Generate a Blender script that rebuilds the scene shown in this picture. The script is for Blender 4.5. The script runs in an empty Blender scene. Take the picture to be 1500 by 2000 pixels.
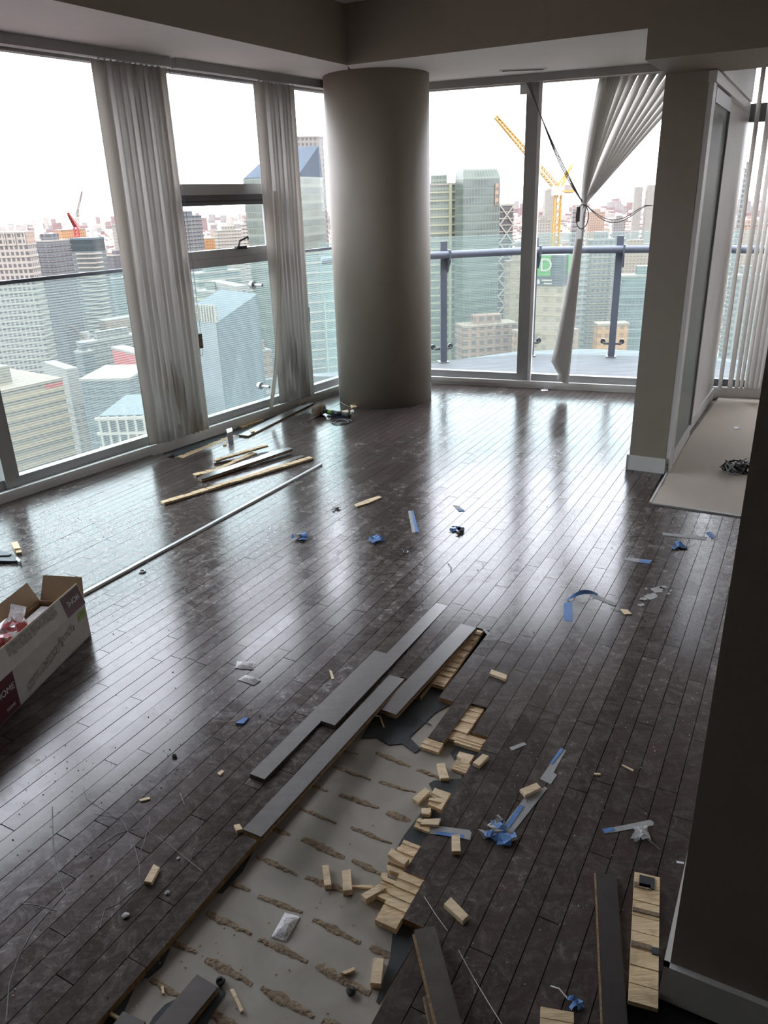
import bpy, bmesh, math, random
from mathutils import Vector, Matrix
random.seed(7)
R = math.radians
scn = bpy.context.scene
col = scn.collection

# ------------------------------------------------------------------ camera
FPX = 1495.0
CAMH = 1.6
nad = Vector((868 - 750, -(4660 - 1000), -FPX)).normalized()      # straight down, in camera axes
upc = -nad
fwd = Vector((0, 0, -1))
yc = (fwd - upc * fwd.dot(upc)).normalized()
xc_ = yc.cross(upc)
CW = Matrix((xc_, yc, upc))                                        # camera axes -> world axes
cam_d = bpy.data.cameras.new('camera')
cam = bpy.data.objects.new('camera', cam_d)
col.objects.link(cam)
cam_d.sensor_fit = 'VERTICAL'
cam_d.sensor_height = 24.0
cam_d.lens = FPX / 2000.0 * 24.0
cam_d.clip_start = 0.05
cam_d.clip_end = 40000
cam.matrix_world = Matrix.Translation((0, 0, CAMH)) @ CW.to_4x4()
scn.camera = cam

def ray(px, py):
    return CW @ Vector((px - 750, -(py - 1000), -FPX))
def spot(px, py, z=0.0):
    """point of the place at height z that was measured at this spot of the photograph"""
    d = ray(px, py)
    t = (z - CAMH) / d.z
    return Vector((d.x * t, d.y * t, z))
def ext(px, py, D):
    d = ray(px, py)
    t = D / math.hypot(d.x, d.y)
    return Vector((d.x * t, d.y * t, CAMH + d.z * t))
def proj(p):
    c = CW.transposed() @ (Vector(p) - Vector((0, 0, CAMH)))
    if c.z > -0.05:
        return None
    return (750 + FPX * c.x / -c.z, 1000 - FPX * c.y / -c.z)

# ------------------------------------------------------------------ world, exposure
scn.view_settings.view_transform = 'Standard'
scn.view_settings.look = 'None'
scn.view_settings.gamma = 1.0
scn.view_settings.use_curve_mapping = False
scn.view_settings.exposure = 0.45
SKY = 6.0
w = bpy.data.worlds.new('world')
scn.world = w
w.use_nodes = True
nt = w.node_tree
nt.nodes.clear()
wo = nt.nodes.new('ShaderNodeOutputWorld')
bg = nt.nodes.new('ShaderNodeBackground')
tc = nt.nodes.new('ShaderNodeTexCoord')
sx = nt.nodes.new('ShaderNodeSeparateXYZ')
cr = nt.nodes.new('ShaderNodeValToRGB')
nt.links.new(tc.outputs['Generated'], sx.inputs[0])
nt.links.new(sx.outputs['Z'], cr.inputs[0])
cr.color_ramp.elements[0].position = 0.0
cr.color_ramp.elements[0].color = (0.66, 0.66, 0.69, 1)
cr.color_ramp.elements[1].position = 0.9
cr.color_ramp.elements[1].color = (0.96, 0.985, 1.10, 1)
e_ = cr.color_ramp.elements.new(0.18)
e_.color = (0.86, 0.88, 0.97, 1)
nt.links.new(cr.outputs[0], bg.inputs[0])
bg.inputs[1].default_value = SKY
nt.links.new(bg.outputs[0], wo.inputs[0])

cy = scn.cycles
cy.use_denoising = True
cy.max_bounces = 8
cy.diffuse_bounces = 4
cy.glossy_bounces = 3
cy.transmission_bounces = 6
cy.transparent_max_bounces = 40
cy.caustics_reflective = False
cy.caustics_refractive = False
cy.sample_clamp_indirect = 10.0
cy.use_adaptive_sampling = True
cy.adaptive_threshold = 0.1
cy.volume_bounces = 0

# ------------------------------------------------------------------ axes of the flat
TH = R(61.0)
U = Vector((math.cos(TH), math.sin(TH), 0))                        # along the floor planks
N = Vector((math.sin(TH), -math.cos(TH), 0))                       # across them, to the right
def UN(u, n, z=0.0):
    return U * u + N * n + Vector((0, 0, z))
A0 = Vector((-2.267, 4.233, 0))
DL = Vector((math.cos(R(53.7)), math.sin(R(53.7)), 0))             # left window wall
NL = Vector((-DL.y, DL.x, 0))                                      # outwards
B0 = Vector((0.483, 7.067, 0))
DR = Vector((math.cos(R(-20.5)), math.sin(R(-20.5)), 0))           # far window wall
NR = Vector((-DR.y, DR.x, 0))
def LW(s, o, z): return A0 + DL * s + NL * o + Vector((0, 0, z))
def RW(s, o, z): return B0 + DR * s + NR * o + Vector((0, 0, z))
SOF = 2.46
CEIL = 2.82
SLAB = -0.022

# ------------------------------------------------------------------ materials
def new_mat(name):
    m = bpy.data.materials.new(name)
    m.use_nodes = True
    t = m.node_tree
    b = t.nodes['Principled BSDF']
    return m, t, b
def nd(t, kind, **kw):
    n_ = t.nodes.new(kind)
    for k, v in kw.items():
        setattr(n_, k, v)
    return n_
def sock(n_, key, val):
    n_.inputs[key].default_value = val
def rgba(c): return (c[0], c[1], c[2], 1.0)
def coords(t, rot=0.0, scale=(1, 1, 1), kind='Position'):
    if kind == 'Position':
        g = nd(t, 'ShaderNodeNewGeometry'); out = g.outputs['Position']
    else:
        g = nd(t, 'ShaderNodeTexCoord'); out = g.outputs[kind]
    mp = nd(t, 'ShaderNodeMapping')
    mp.inputs['Rotation'].default_value = (0, 0, rot)
    mp.inputs['Scale'].default_value = scale
    t.links.new(out, mp.inputs[0])
    return mp.outputs[0]
def noise(t, vec, scale, detail=4, rough=0.55, dist=0.0):
    n_ = nd(t, 'ShaderNodeTexNoise')
    sock(n_, 'Scale', scale); sock(n_, 'Detail', detail); sock(n_, 'Roughness', rough); sock(n_, 'Distortion', dist)
    t.links.new(vec, n_.inputs['Vector'])
    return n_.outputs['Fac']
def ramp(t, fac, a, b, lo=(0, 0, 0), hi=(1, 1, 1)):
    r_ = nd(t, 'ShaderNodeValToRGB')
    r_.color_ramp.elements[0].position = a; r_.color_ramp.elements[0].color = rgba(lo)
    r_.color_ramp.elements[1].position = b; r_.color_ramp.elements[1].color = rgba(hi)
    t.links.new(fac, r_.inputs[0])
    return r_.outputs[0]
def mixc(t, fac, a, b, mode='MIX'):
    m_ = nd(t, 'ShaderNodeMix', data_type='RGBA', blend_type=mode)
    for key, v in ((0, fac), (6, a), (7, b)):
        if isinstance(v, (int, float)): m_.inputs[key].default_value = v
        elif isinstance(v, tuple): m_.inputs[key].default_value = rgba(v)
        else: t.links.new(v, m_.inputs[key])
    return m_.outputs[2]
def mth(t, op, a, b=None, clamp=False):
    m_ = nd(t, 'ShaderNodeMath', operation=op, use_clamp=clamp)
    for k, v in ((0, a), (1, b)):
        if v is None: continue
        if isinstance(v, (int, float)): m_.inputs[k].default_value = v
        else: t.links.new(v, m_.inputs[k])
    return m_.outputs[0]
def bump(t, b, h, strength=0.3, dist=0.01):
    bp = nd(t, 'ShaderNodeBump')
    sock(bp, 'Strength', strength); sock(bp, 'Distance', dist)
    t.links.new(h, bp.inputs['Height'])
    t.links.new(bp.outputs[0], b.inputs['Normal'])
def plain(name, c, c2=None, scale=8.0, rough=0.55, metal=0.0, bumps=0.0, kind='Position', st=(1, 1, 1), rot=0.0, detail=2, dist=0.0, spec=0.5):
    m, t, b = new_mat(name)
    sock(b, 'Roughness', rough); sock(b, 'Metallic', metal); sock(b, 'Specular IOR Level', spec)
    c2 = c2 or tuple(x * 0.88 for x in c)
    v = coords(t, rot, st, kind)
    f_ = noise(t, v, scale, detail, 0.55, dist)
    t.links.new(ramp(t, f_, 0.3, 0.7, c, c2), b.inputs['Base Color'])
    if bumps: bump(t, b, f_, bumps)
    return m

MAT = {}
MAT['wall'] = plain('paint_greige', (0.29, 0.252, 0.21), (0.276, 0.239, 0.198), 3, 0.6, bumps=0.02)
MAT['soffit'] = plain('paint_offwhite', (0.82, 0.80, 0.765), (0.80, 0.78, 0.745), 3, 0.65)
MAT['trim'] = plain('paint_white_trim', (0.68, 0.67, 0.655), (0.64, 0.63, 0.615), 6, 0.4)
MAT['sill'] = plain('sill_white', (0.80, 0.79, 0.775), (0.70, 0.69, 0.675), 5, 0.4)
MAT['frame'] = plain('aluminium_grey', (0.36, 0.36, 0.355), (0.33, 0.33, 0.325), 5, 0.4, 0.25)
MAT['framed'] = plain('aluminium_dark', (0.10, 0.10, 0.105), (0.085, 0.085, 0.09), 5, 0.4, 0.3)
MAT['ledge'] = plain('ledge_pale', (0.22, 0.22, 0.226), (0.19, 0.191, 0.197), 4, 0.6)
MAT['rail'] = plain('rail_bluegrey', (0.12, 0.135, 0.17), (0.105, 0.12, 0.15), 5, 0.45, 0.2)
MAT['steel'] = plain('steel', (0.45, 0.45, 0.46), (0.38, 0.38, 0.39), 20, 0.3, 0.9)
MAT['balcony'] = plain('balcony_concrete', (0.135, 0.135, 0.142), (0.085, 0.085, 0.092), 3, 0.75, st=(1, 4, 1), detail=6)
MAT['concrete'] = plain('slab_concrete', (0.40, 0.365, 0.32), (0.27, 0.245, 0.21), 5, 0.8, bumps=0.15, detail=9, dist=0.6)
MAT['glue'] = plain('old_glue', (0.30, 0.215, 0.135), (0.14, 0.096, 0.058), 90, 0.8, bumps=0.8, detail=6)
MAT['underlay'] = plain('underlay_felt', (0.045, 0.05, 0.054), (0.03, 0.034, 0.037), 25, 0.8, bumps=0.2, detail=8)
MAT['carpet'] = plain('carpet_beige', (0.58, 0.51, 0.44), (0.46, 0.40, 0.34), 160, 0.95, bumps=0.5, detail=6)
MAT['card'] = plain('cardboard_brown', (0.34, 0.235, 0.14), (0.31, 0.21, 0.125), 14, 0.8)
MAT['cardprint'] = plain('cardboard_printed_white', (0.50, 0.455, 0.42), (0.44, 0.40, 0.365), 30, 0.55)
MAT['cardscuff'] = plain('cardboard_torn', (0.52, 0.47, 0.42), (0.20, 0.175, 0.155), 90, 0.9, bumps=0.6, detail=8)
MAT['maroon'] = plain('print_maroon', (0.085, 0.012, 0.016), (0.075, 0.010, 0.014), 10, 0.45)
MAT['limeprint'] = plain('print_lime', (0.30, 0.40, 0.10), (0.18, 0.25, 0.07), 60, 0.5)
MAT['white'] = plain('white_plastic', (0.75, 0.75, 0.76), (0.70, 0.70, 0.71), 10, 0.35)
MAT['whiteprint'] = plain('print_white', (0.62, 0.60, 0.58), None, 10, 0.5)
MAT['paper'] = plain('white_paper', (0.88, 0.85, 0.86), (0.62, 0.59, 0.61), 120, 0.7, bumps=0.6, detail=5)
MAT['tapeg'] = plain('masking_tape_grey', (0.36, 0.36, 0.36), (0.30, 0.30, 0.305), 30, 0.6)
MAT['tapeb'] = plain('masking_tape_blue', (0.10, 0.24, 0.55), (0.07, 0.17, 0.42), 40, 0.6)
MAT['black'] = plain('black_rubber', (0.02, 0.02, 0.022), (0.013, 0.013, 0.014), 20, 0.5)
MAT['blackmetal'] = plain('black_steel', (0.045, 0.048, 0.055), (0.03, 0.032, 0.037), 30, 0.3, 0.6)
MAT['cord'] = plain('cord_grey', (0.12, 0.115, 0.11), None, 10, 0.6)
MAT['green'] = plain('tool_green', (0.12, 0.32, 0.06), None, 20, 0.4)
MAT['blue'] = plain('tool_blue', (0.03, 0.06, 0.22), None, 20, 0.35)
MAT['sponge'] = plain('mallet_rubber_tan', (0.20, 0.145, 0.09), (0.12, 0.085, 0.055), 40, 0.8, bumps=0.4)
MAT['stone'] = plain('dark_crumb', (0.03, 0.03, 0.032), None, 40, 0.8, bumps=0.5)
MAT['red'] = plain('red_splinter', (0.20, 0.03, 0.03), None, 20, 0.6)
MAT['plaster'] = plain('plaster_spill', (0.50, 0.49, 0.48), (0.30, 0.29, 0.285), 25, 0.7, detail=6)

def wood_blond(name, c1, c2, along):
    m, t, b = new_mat(name)
    v = coords(t, -TH + (0 if along else R(90)), (14, 130, 60), 'Position')
    f1 = noise(t, v, 1.0, 6, 0.6, 0.6)
    v2 = coords(t, 0, (1, 1, 1))
    f2 = noise(t, v2, 22, 4)
    c = mixc(t, ramp(t, f1, 0.36, 0.66), c1, c2)
    c = mixc(t, ramp(t, f2, 0.55, 0.75), c, tuple(x * 0.72 for x in c2))
    t.links.new(c, b.inputs['Base Color'])
    sock(b, 'Roughness', 0.62)
    bump(t, b, f1, 0.45, 0.004)
    return m
MAT['blond'] = wood_blond('blond_wood_across', (0.80, 0.62, 0.39), (0.60, 0.42, 0.235), False)
MAT['blond2'] = wood_blond('blond_wood_along', (0.82, 0.65, 0.43), (0.66, 0.49, 0.30), True)
MAT['ply'] = wood_blond('plank_edge_ply', (0.34, 0.21, 0.10), (0.17, 0.10, 0.048), True)

def dark_floor(name, dusty=1.0, r0=0.13):
    m, t, b = new_mat(name)
    vg = coords(t, -TH, (2.5, 46, 40))
    grain = noise(t, vg, 1.0, 3, 0.6, 0.4)
    oi = nd(t, 'ShaderNodeObjectInfo')
    gi = nd(t, 'ShaderNodeNewGeometry')
    rnd = mth(t, 'FRACT', mth(t, 'ADD', oi.outputs['Random'], gi.outputs['Random Per Island']))
    wood = mixc(t, ramp(t, grain, 0.3, 0.7), (0.044, 0.0265, 0.0235), (0.026, 0.0155, 0.0138))
    tone = mth(t, 'ADD', mth(t, 'MULTIPLY', rnd, 0.55), 0.72)
    comb = nd(t, 'ShaderNodeCombineColor')
    for k in range(3): t.links.new(tone, comb.inputs[k])
    wood = mixc(t, 1.0, wood, comb.outputs[0], 'MULTIPLY')
    vp = coords(t, 0, (1, 1, 1))
    big = ramp(t, noise(t, vp, 0.9, 2, 0.6, 0.5), 0.40, 0.66)
    swirl = ramp(t, noise(t, vp, 15.0, 5, 0.76, 1.2), 0.46, 0.70)
    fine = ramp(t, noise(t, vp, 42.0, 3, 0.7, 1.5), 0.50, 0.72)
    mid = noise(t, vp, 2.6, 2, 0.6, 0.8)
    dust = mth(t, 'MULTIPLY', mth(t, 'ADD', mth(t, 'MULTIPLY', swirl, 0.75), mth(t, 'MULTIPLY', fine, 0.35)), mth(t, 'ADD', mth(t, 'MULTIPLY', big, 0.65), 0.45))
    dust = mth(t, 'MULTIPLY', dust, dusty, True)
    # plaster dust trodden in straight scuffs
    vs = coords(t, R(23), (3, 40, 1))
    sc = ramp(t, noise(t, vs, 1.3, 3, 0.5, 1.2), 0.66, 0.72)
    dust2 = mth(t, 'MAXIMUM', dust, mth(t, 'MULTIPLY', mth(t, 'MULTIPLY', sc, big), 0.5))
    colr = mixc(t, mth(t, 'ADD', mth(t, 'MULTIPLY', dust2, 0.38), 0.085), wood, (0.30, 0.275, 0.26))
    t.links.new(colr, b.inputs['Base Color'])
    rough = mth(t, 'ADD', mth(t, 'ADD', r0, mth(t, 'MULTIPLY', rnd, 0.06)), mth(t, 'MULTIPLY', dust2, 0.16))
    rough = mth(t, 'ADD', rough, mth(t, 'MULTIPLY', mid, 0.05))
    t.links.new(rough, b.inputs['Roughness'])
    sock(b, 'Specular IOR Level', 0.72)
    bump(t, b, grain, 0.05, 0.002)
    return m
MAT['floor'] = dark_floor('dark_stained_plank')
MAT['plankloose'] = dark_floor('dark_stained_plank_loose', 0.35, 0.31)
_b = MAT['plankloose'].node_tree.nodes['Principled BSDF']
sock(_b, 'Coat Weight', 0.9); sock(_b, 'Coat Roughness', 0.26); sock(_b, 'Coat IOR', 1.6)

def glass_mat(name, tint, refl=0.05):
    m, t, b = new_mat(name)
    t.nodes.remove(b)
    out = t.nodes['Material Output']
    tr = nd(t, 'ShaderNodeBsdfTransparent'); sock(tr, 'Color', rgba(tint))
    gl = nd(t, 'ShaderNodeBsdfGlossy'); sock(gl, 'Roughness', 0.01)
    lw = nd(t, 'ShaderNodeLayerWeight'); sock(lw, 'Blend', 0.5)
    fr = mth(t, 'ADD', mth(t, 'MULTIPLY', mth(t, 'POWER', lw.outputs['Facing'], 5.0), 0.7), 0.02)
    mx = nd(t, 'ShaderNodeMixShader')
    t.links.new(fr, mx.inputs[0]); t.links.new(tr.outputs[0], mx.inputs[1]); t.links.new(gl.outputs[0], mx.inputs[2])
    t.links.new(mx.outputs[0], out.inputs[0])
    return m, t, mx, out
MAT['glass'] = glass_mat('window_glass', (0.965, 0.975, 0.97))[0]
def guard_mat(name, lines):
    m, t, mx, out = glass_mat(name, (0.87, 0.935, 0.92))
    tl = nd(t, 'ShaderNodeBsdfTranslucent'); sock(tl, 'Color', (0.48, 0.545, 0.54, 1))
    df = nd(t, 'ShaderNodeBsdfDiffuse'); sock(df, 'Color', (0.45, 0.51, 0.505, 1))
    ad = nd(t, 'ShaderNodeMixShader'); sock(ad, 0, 0.35)
    t.links.new(tl.outputs[0], ad.inputs[1]); t.links.new(df.outputs[0], ad.inputs[2])
    g = nd(t, 'ShaderNodeNewGeometry'); s_ = nd(t, 'ShaderNodeSeparateXYZ')
    t.links.new(g.outputs['Position'], s_.inputs[0])
    wv = mth(t, 'FRACT', mth(t, 'MULTIPLY', s_.outputs['Z'], 62.0))
    ln = mth(t, 'LESS_THAN', wv, 0.38)
    fac = mth(t, 'ADD', mth(t, 'MULTIPLY', ln, lines), 0.06)
    m2 = nd(t, 'ShaderNodeMixShader')
    t.links.new(fac, m2.inputs[0]); t.links.new(mx.outputs[0], m2.inputs[1]); t.links.new(ad.outputs[0], m2.inputs[2])
    t.links.new(m2.outputs[0], out.inputs[0])
    return m
MAT['guardL'] = guard_mat('guard_glass_fritted', 0.20)
MAT['guardR'] = guard_mat('guard_glass_balcony', 0.10)
def frosted():
    m, t, b = new_mat('frosted_door_glass')
    sock(b, 'Base Color', (0.50, 0.56, 0.53, 1)); sock(b, 'Roughness', 0.22)
    tl = nd(t, 'ShaderNodeBsdfTranslucent'); sock(tl, 'Color', (0.62, 0.70, 0.67, 1))
    mx = nd(t, 'ShaderNodeMixShader'); sock(mx, 0, 0.45)
    t.links.new(b.outputs[0], mx.inputs[1]); t.links.new(tl.outputs[0], mx.inputs[2])
    t.links.new(mx.outputs[0], t.nodes['Material Output'].inputs[0])
    return m
MAT['frost'] = frosted()
def vane():
    m, t, b = new_mat('blind_vane_fabric')
    v = coords(t, 0, (60, 60, 3))
    f_ = noise(t, v, 1.0, 3)
    t.links.new(ramp(t, f_, 0.3, 0.7, (0.80, 0.775, 0.74), (0.74, 0.715, 0.68)), b.inputs['Base Color'])
    sock(b, 'Roughness', 0.6)
    tl = nd(t, 'ShaderNodeBsdfTranslucent'); sock(tl, 'Color', (0.70, 0.67, 0.63, 1))
    mx = nd(t, 'ShaderNodeMixShader'); sock(mx, 0, 0.36)
    t.links.new(b.outputs[0], mx.inputs[1]); t.links.new(tl.outputs[0], mx.inputs[2])
    t.links.new(mx.outputs[0], t.nodes['Material Output'].inputs[0])
    return m
MAT['vane'] = vane()
def film(name, c, a):
    m, t, b = new_mat(name)
    sock(b, 'Base Color', rgba(c)); sock(b, 'Roughness', 0.12)
    tr = nd(t, 'ShaderNodeBsdfTransparent')
    mx = nd(t, 'ShaderNodeMixShader'); sock(mx, 0, a)
    t.links.new(tr.outputs[0], mx.inputs[1]); t.links.new(b.outputs[0], mx.inputs[2])
    t.links.new(mx.outputs[0], t.nodes['Material Output'].inputs[0])
    return m
MAT['clear'] = film('clear_plastic_film', (0.7, 0.7, 0.72), 0.4)
m_, t_, b_ = new_mat('printed_plastic_bag')
f_ = noise(t_, coords(t_, 0, (1, 1, 1)), 16, 3, 0.5, 1.0)
t_.links.new(ramp(t_, f_, 0.46, 0.54, (0.72, 0.68, 0.69), (0.62, 0.16, 0.18)), b_.inputs['Base Color'])
sock(b_, 'Roughness', 0.15)
MAT['bag'] = m_

# city materials -------------------------------------------------------------
def facade(name, wall, glass, fh, bay, frac_h=0.55, frac_w=0.6, rough=0.5):
    m, t, b = new_mat(name)
    tcn = nd(t, 'ShaderNodeTexCoord'); s_ = nd(t, 'ShaderNodeSeparateXYZ')
    t.links.new(tcn.outputs['Object'], s_.inputs[0])
    h = mth(t, 'FRACT', mth(t, 'DIVIDE', mth(t, 'ADD', s_.outputs['X'], s_.outputs['Y']), bay))
    v = mth(t, 'FRACT', mth(t, 'DIVIDE', s_.outputs['Z'], fh))
    win = mth(t, 'MULTIPLY', mth(t, 'LESS_THAN', h, frac_w), mth(t, 'LESS_THAN', v, frac_h))
    wn = nd(t, 'ShaderNodeTexNoise'); sock(wn, 'Scale', 0.09); sock(wn, 'Detail', 5)
    t.links.new(tcn.outputs['Object'], wn.inputs['Vector'])
    g2 = mixc(t, ramp(t, wn.outputs['Fac'], 0.4, 0.62), glass, tuple(x * 0.62 for x in glass))
    c = mixc(t, win, wall, g2)
    t.links.new(c, b.inputs['Base Color'])
    sock(b, 'Roughness', rough)
    return m
def gl(name, c, r=0.25):
    c = tuple(x * 0.58 for x in c)
    return plain(name, c, tuple(x * 0.8 for x in c), 0.06, r, kind='Object')

# ------------------------------------------------------------------ mesh helpers
class MB:
    def __init__(self): self.v = []; self.f = []
    def face_poly(self, pts_bot, pts_top):
        b = len(self.v); k = len(pts_bot)
        self.v += [tuple(p) for p in pts_bot] + [tuple(p) for p in pts_top]
        self.f.append(tuple(b + i for i in reversed(range(k))))
        self.f.append(tuple(b + k + i for i in range(k)))
        for i in range(k):
            j = (i + 1) % k
            self.f.append((b + i, b + j, b + k + j, b + k + i))
        return self
    def prism(self, pts, z0, z1):
        pts = [Vector((p[0], p[1], 0)) for p in pts]
        area = sum(pts[i].x * pts[(i + 1) % len(pts)].y - pts[(i + 1) % len(pts)].x * pts[i].y for i in range(len(pts)))
        if area < 0: pts.reverse()
        return self.face_poly([(p.x, p.y, z0) for p in pts], [(p.x, p.y, z1) for p in pts])
    def hexa(self, p):      # 8 points: bottom 4 ccw, top 4 ccw
        return self.face_poly(p[:4], p[4:])
    def obox(self, O, d, n, s0, s1, o0, o1, z0, z1):
        q = [O + d * s + n * o for s, o in ((s0, o0), (s1, o0), (s1, o1), (s0, o1))]
        return self.prism(q, z0, z1)
    def box(self, x0, x1, y0, y1, z0, z1):
        return self.prism([(x0, y0), (x1, y0), (x1, y1), (x0, y1)], z0, z1)
    def bar(self, a, b, w_, h_=None, up=Vector((0, 0, 1))):
        a = Vector(a); b = Vector(b); h_ = h_ or w_
        d = (b - a).normalized()
        if abs(d.dot(up)) > 0.98: up = Vector((1, 0, 0))
        x = d.cross(up).normalized(); y = x.cross(d)
        r = [(-1, -1), (1, -1), (1, 1), (-1, 1)]
        pa = [a + x * (w_ / 2 * i) + y * (h_ / 2 * j) for i, j in r]
        pb = [b + x * (w_ / 2 * i) + y * (h_ / 2 * j) for i, j in r]
        return self.face_poly(pa, pb) if True else self
    def tube(self, pts, r, seg=8, cap=True):
        pts = [Vector(p) for p in pts]; b = len(self.v)
        rr = r if isinstance(r, (list, tuple)) else [r] * len(pts)
        prevx = None
        for i, p in enumerate(pts):
            d = (pts[min(i + 1, len(pts) - 1)] - pts[max(i - 1, 0)]).normalized()
            if prevx is None:
                up = Vector((0, 0, 1)) if abs(d.z) < 0.9 else Vector((1, 0, 0))
                x = d.cross(up).normalized()
            else:
                x = (prevx - d * prevx.dot(d)).normalized()
            prevx = x; y = d.cross(x)
            for k in range(seg):
                a = 2 * math.pi * k / seg
                self.v.append(tuple(p + (x * math.cos(a) + y * math.sin(a)) * rr[i]))
        for i in range(len(pts) - 1):
            for k in range(seg):
                k2 = (k + 1) % seg
                self.f.append((b + i * seg + k, b + i * seg + k2, b + (i + 1) * seg + k2, b + (i + 1) * seg + k))
        if cap:
            self.f.append(tuple(b + k for k in reversed(range(seg))))
            e = b + (len(pts) - 1) * seg
            self.f.append(tuple(e + k for k in range(seg)))
        return self
    def strip(self, left, right, th=0.001):
        """a ribbon with thickness between two point rows"""
        left = [Vector(p) for p in left]; right = [Vector(p) for p in right]
        k = len(left); b = len(self.v); nn = []
        for i in range(k):
            d = left[min(i + 1, k - 1)] - left[max(i - 1, 0)]
            n_ = d.cross(right[i] - left[i])
            nn.append(n_.normalized() * th if n_.length > 1e-9 else Vector((0, 0, th)))
        for i in range(k):
            self.v += [tuple(left[i]), tuple(right[i]), tuple(right[i] + nn[i]), tuple(left[i] + nn[i])]
        for i in range(k - 1):
            for j in range(4):
                j2 = (j + 1) % 4
                self.f.append((b + i * 4 + j, b + i * 4 + j2, b + (i + 1) * 4 + j2, b + (i + 1) * 4 + j))
        self.f.append((b + 3, b + 2, b + 1, b)); e = b + (k - 1) * 4
        self.f.append((e, e + 1, e + 2, e + 3))
        return self
    def build(self, name, mat, parent=None, origin=None, smooth=False):
        me = bpy.data.meshes.new(name)
        o_ = Vector((0, 0, 0))
        if origin is not None: o_ = Vector(origin)
        elif parent is not None: o_ = parent['_o'] if False else Vector(parent.location)
        me.from_pydata([tuple(Vector(p) - o_) for p in self.v], [], self.f)
        bm = bmesh.new(); bm.from_mesh(me)
        bmesh.ops.recalc_face_normals(bm, faces=bm.faces)
        bm.to_mesh(me); bm.free()
        me.update()
        if smooth:
            for p in me.polygons: p.use_smooth = True
        me.materials.append(MAT[mat] if isinstance(mat, str) else mat)
        ob = bpy.data.objects.new(name, me)
        col.objects.link(ob)
        if parent is not None:
            ob.parent = parent
        else:
            ob.location = o_
        return ob
def tag(o, label=None, cat=None, group=None, kind=None):
    for k, v in (('label', label), ('category', cat), ('group', group), ('kind', kind)):
        if v: o[k] = v
    return o
def thing(name, label, cat, loc, group=None):
    o = bpy.data.objects.new(name, None)
    o.empty_display_size = 0.05
    col.objects.link(o); o.location = loc
    return tag(o, label, cat, group)
def sroot(name, loc):
    o = bpy.data.objects.new(name, None); col.objects.link(o); o.location = loc
    o['kind'] = 'structure'
    return o
def base_of(pts, z=None):
    c = sum((Vector(p) for p in pts), Vector()) / len(pts)
    c.z = min(p[2] for p in pts) if z is None else z
    return c

# ================================================================== the setting
# ---- round column
CC = Vector((0.0447, 6.565, 0))
mb = MB()
ring = [(CC.x + 0.40 * math.cos(a), CC.y + 0.40 * math.sin(a)) for a in [2 * math.pi * k / 96 for k in range(96)]]
mb.prism(ring, -0.02, SOF + 0.01)
c_ = mb.build('column', 'wall', None, CC + Vector((0, 0, -0.02)))
for p in c_.data.polygons:
    if abs(p.normal.z) < 0.5: p.use_smooth = True
tag(c_, 'thick round grey painted column in the window corner', 'column')

# ---- ceiling, bulkheads, header
BC = UN(0, 0) + Vector((-0.155, 6.03, 0))
def un(p): return (Vector(p).dot(U), Vector(p).dot(N))
dBL = Vector((math.cos(R(58.5)), math.sin(R(58.5)), 0))
dBR = Vector((math.cos(R(-28.5)), math.sin(R(-28.5)), 0))
BLend = BC - dBL * 8.5
mb = MB().prism([LW(-7.2, 0.11, 0), LW(3.76, 0.11, 0), RW(5.3, 0.11, 0), UN(-3.2, 2.75), UN(-3.2, -5.2)], CEIL, CEIL + 0.15)
tag(mb.build('ceiling', 'soffit'), kind='structure')
outL = [LW(-5.5, 0.12, 0), LW(3.95, 0.12, 0)]
mb = MB().prism([BLend, BC, LW(3.76, 0.12, 0), LW(-5.5, 0.12, 0)], SOF, CEIL + 0.02)
o = mb.build('wall_bulkhead_left', 'wall'); o.data.materials.append(MAT['soffit'])
for p in o.data.polygons:
    if p.normal.z < -0.9: p.material_index = 1
tag(o, kind='structure')
BRend = BC + dBR * 5.2
mb = MB().prism([BC, BRend, RW(5.2, 0.12, 0), RW(-0.56, 0.12, 0)], SOF, CEIL + 0.02)
o = mb.build('wall_bulkhead_far', 'wall'); o.data.materials.append(MAT['soffit'])
for p in o.data.polygons:
    if p.normal.z < -0.9: p.material_index = 1
tag(o, kind='structure')
ZH = 2.157
HU0, SL, SR = 4.14, -0.845, -0.632
o = MB().prism([UN(HU0, SL), UN(HU0, 2.6), UN(4.80, 2.6), UN(4.80, SL)], ZH, CEIL + 0.01).build('wall_header', 'wall')
tag(o, kind='structure')
# vent slot in the soffit
v0 = spot(975, 139, SOF - 0.004); v1 = spot(1067, 135, SOF - 0.004)
vt = thing('ceiling_vent', 'slim slot vent in the white soffit above the far window', 'vent', (v0 + v1) / 2)
dv = (v1 - v0).normalized(); nv = Vector((-dv.y, dv.x, 0)); Lv = (v1 - v0).length
MB().obox(v0, dv, nv, 0, Lv, -0.035, 0.035, SOF - 0.005, SOF + 0.002).build('vent_frame', 'trim', vt)
for k in range(2):
    MB().obox(v0, dv, nv, 0.02, Lv - 0.02, -0.022 + k * 0.026, -0.006 + k * 0.026, SOF - 0.0065, SOF - 0.004).build('slot', 'black', vt)

# ---- stub wall with sliding frosted doors
stub = MB().prism([UN(4.68, SL), UN(4.68, SR), UN(4.80, SR), UN(4.80, SL)], SLAB, ZH + 0.002)
tag(stub.build('wall_stub', 'wall'), kind='structure')
bs = sroot('baseboard_stub', UN(4.66, SL))
MB().prism([UN(4.666, SL - 0.013), UN(4.666, SR + 0.004), UN(4.68, SR + 0.004), UN(4.68, SL - 0.013)], 0, 0.092).build('board', 'trim', bs)
MB().prism([UN(4.666, SL - 0.013), UN(4.80, SL - 0.013), UN(4.80, SL), UN(4.666, SL)], 0, 0.092).build('board', 'trim', bs)
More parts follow.
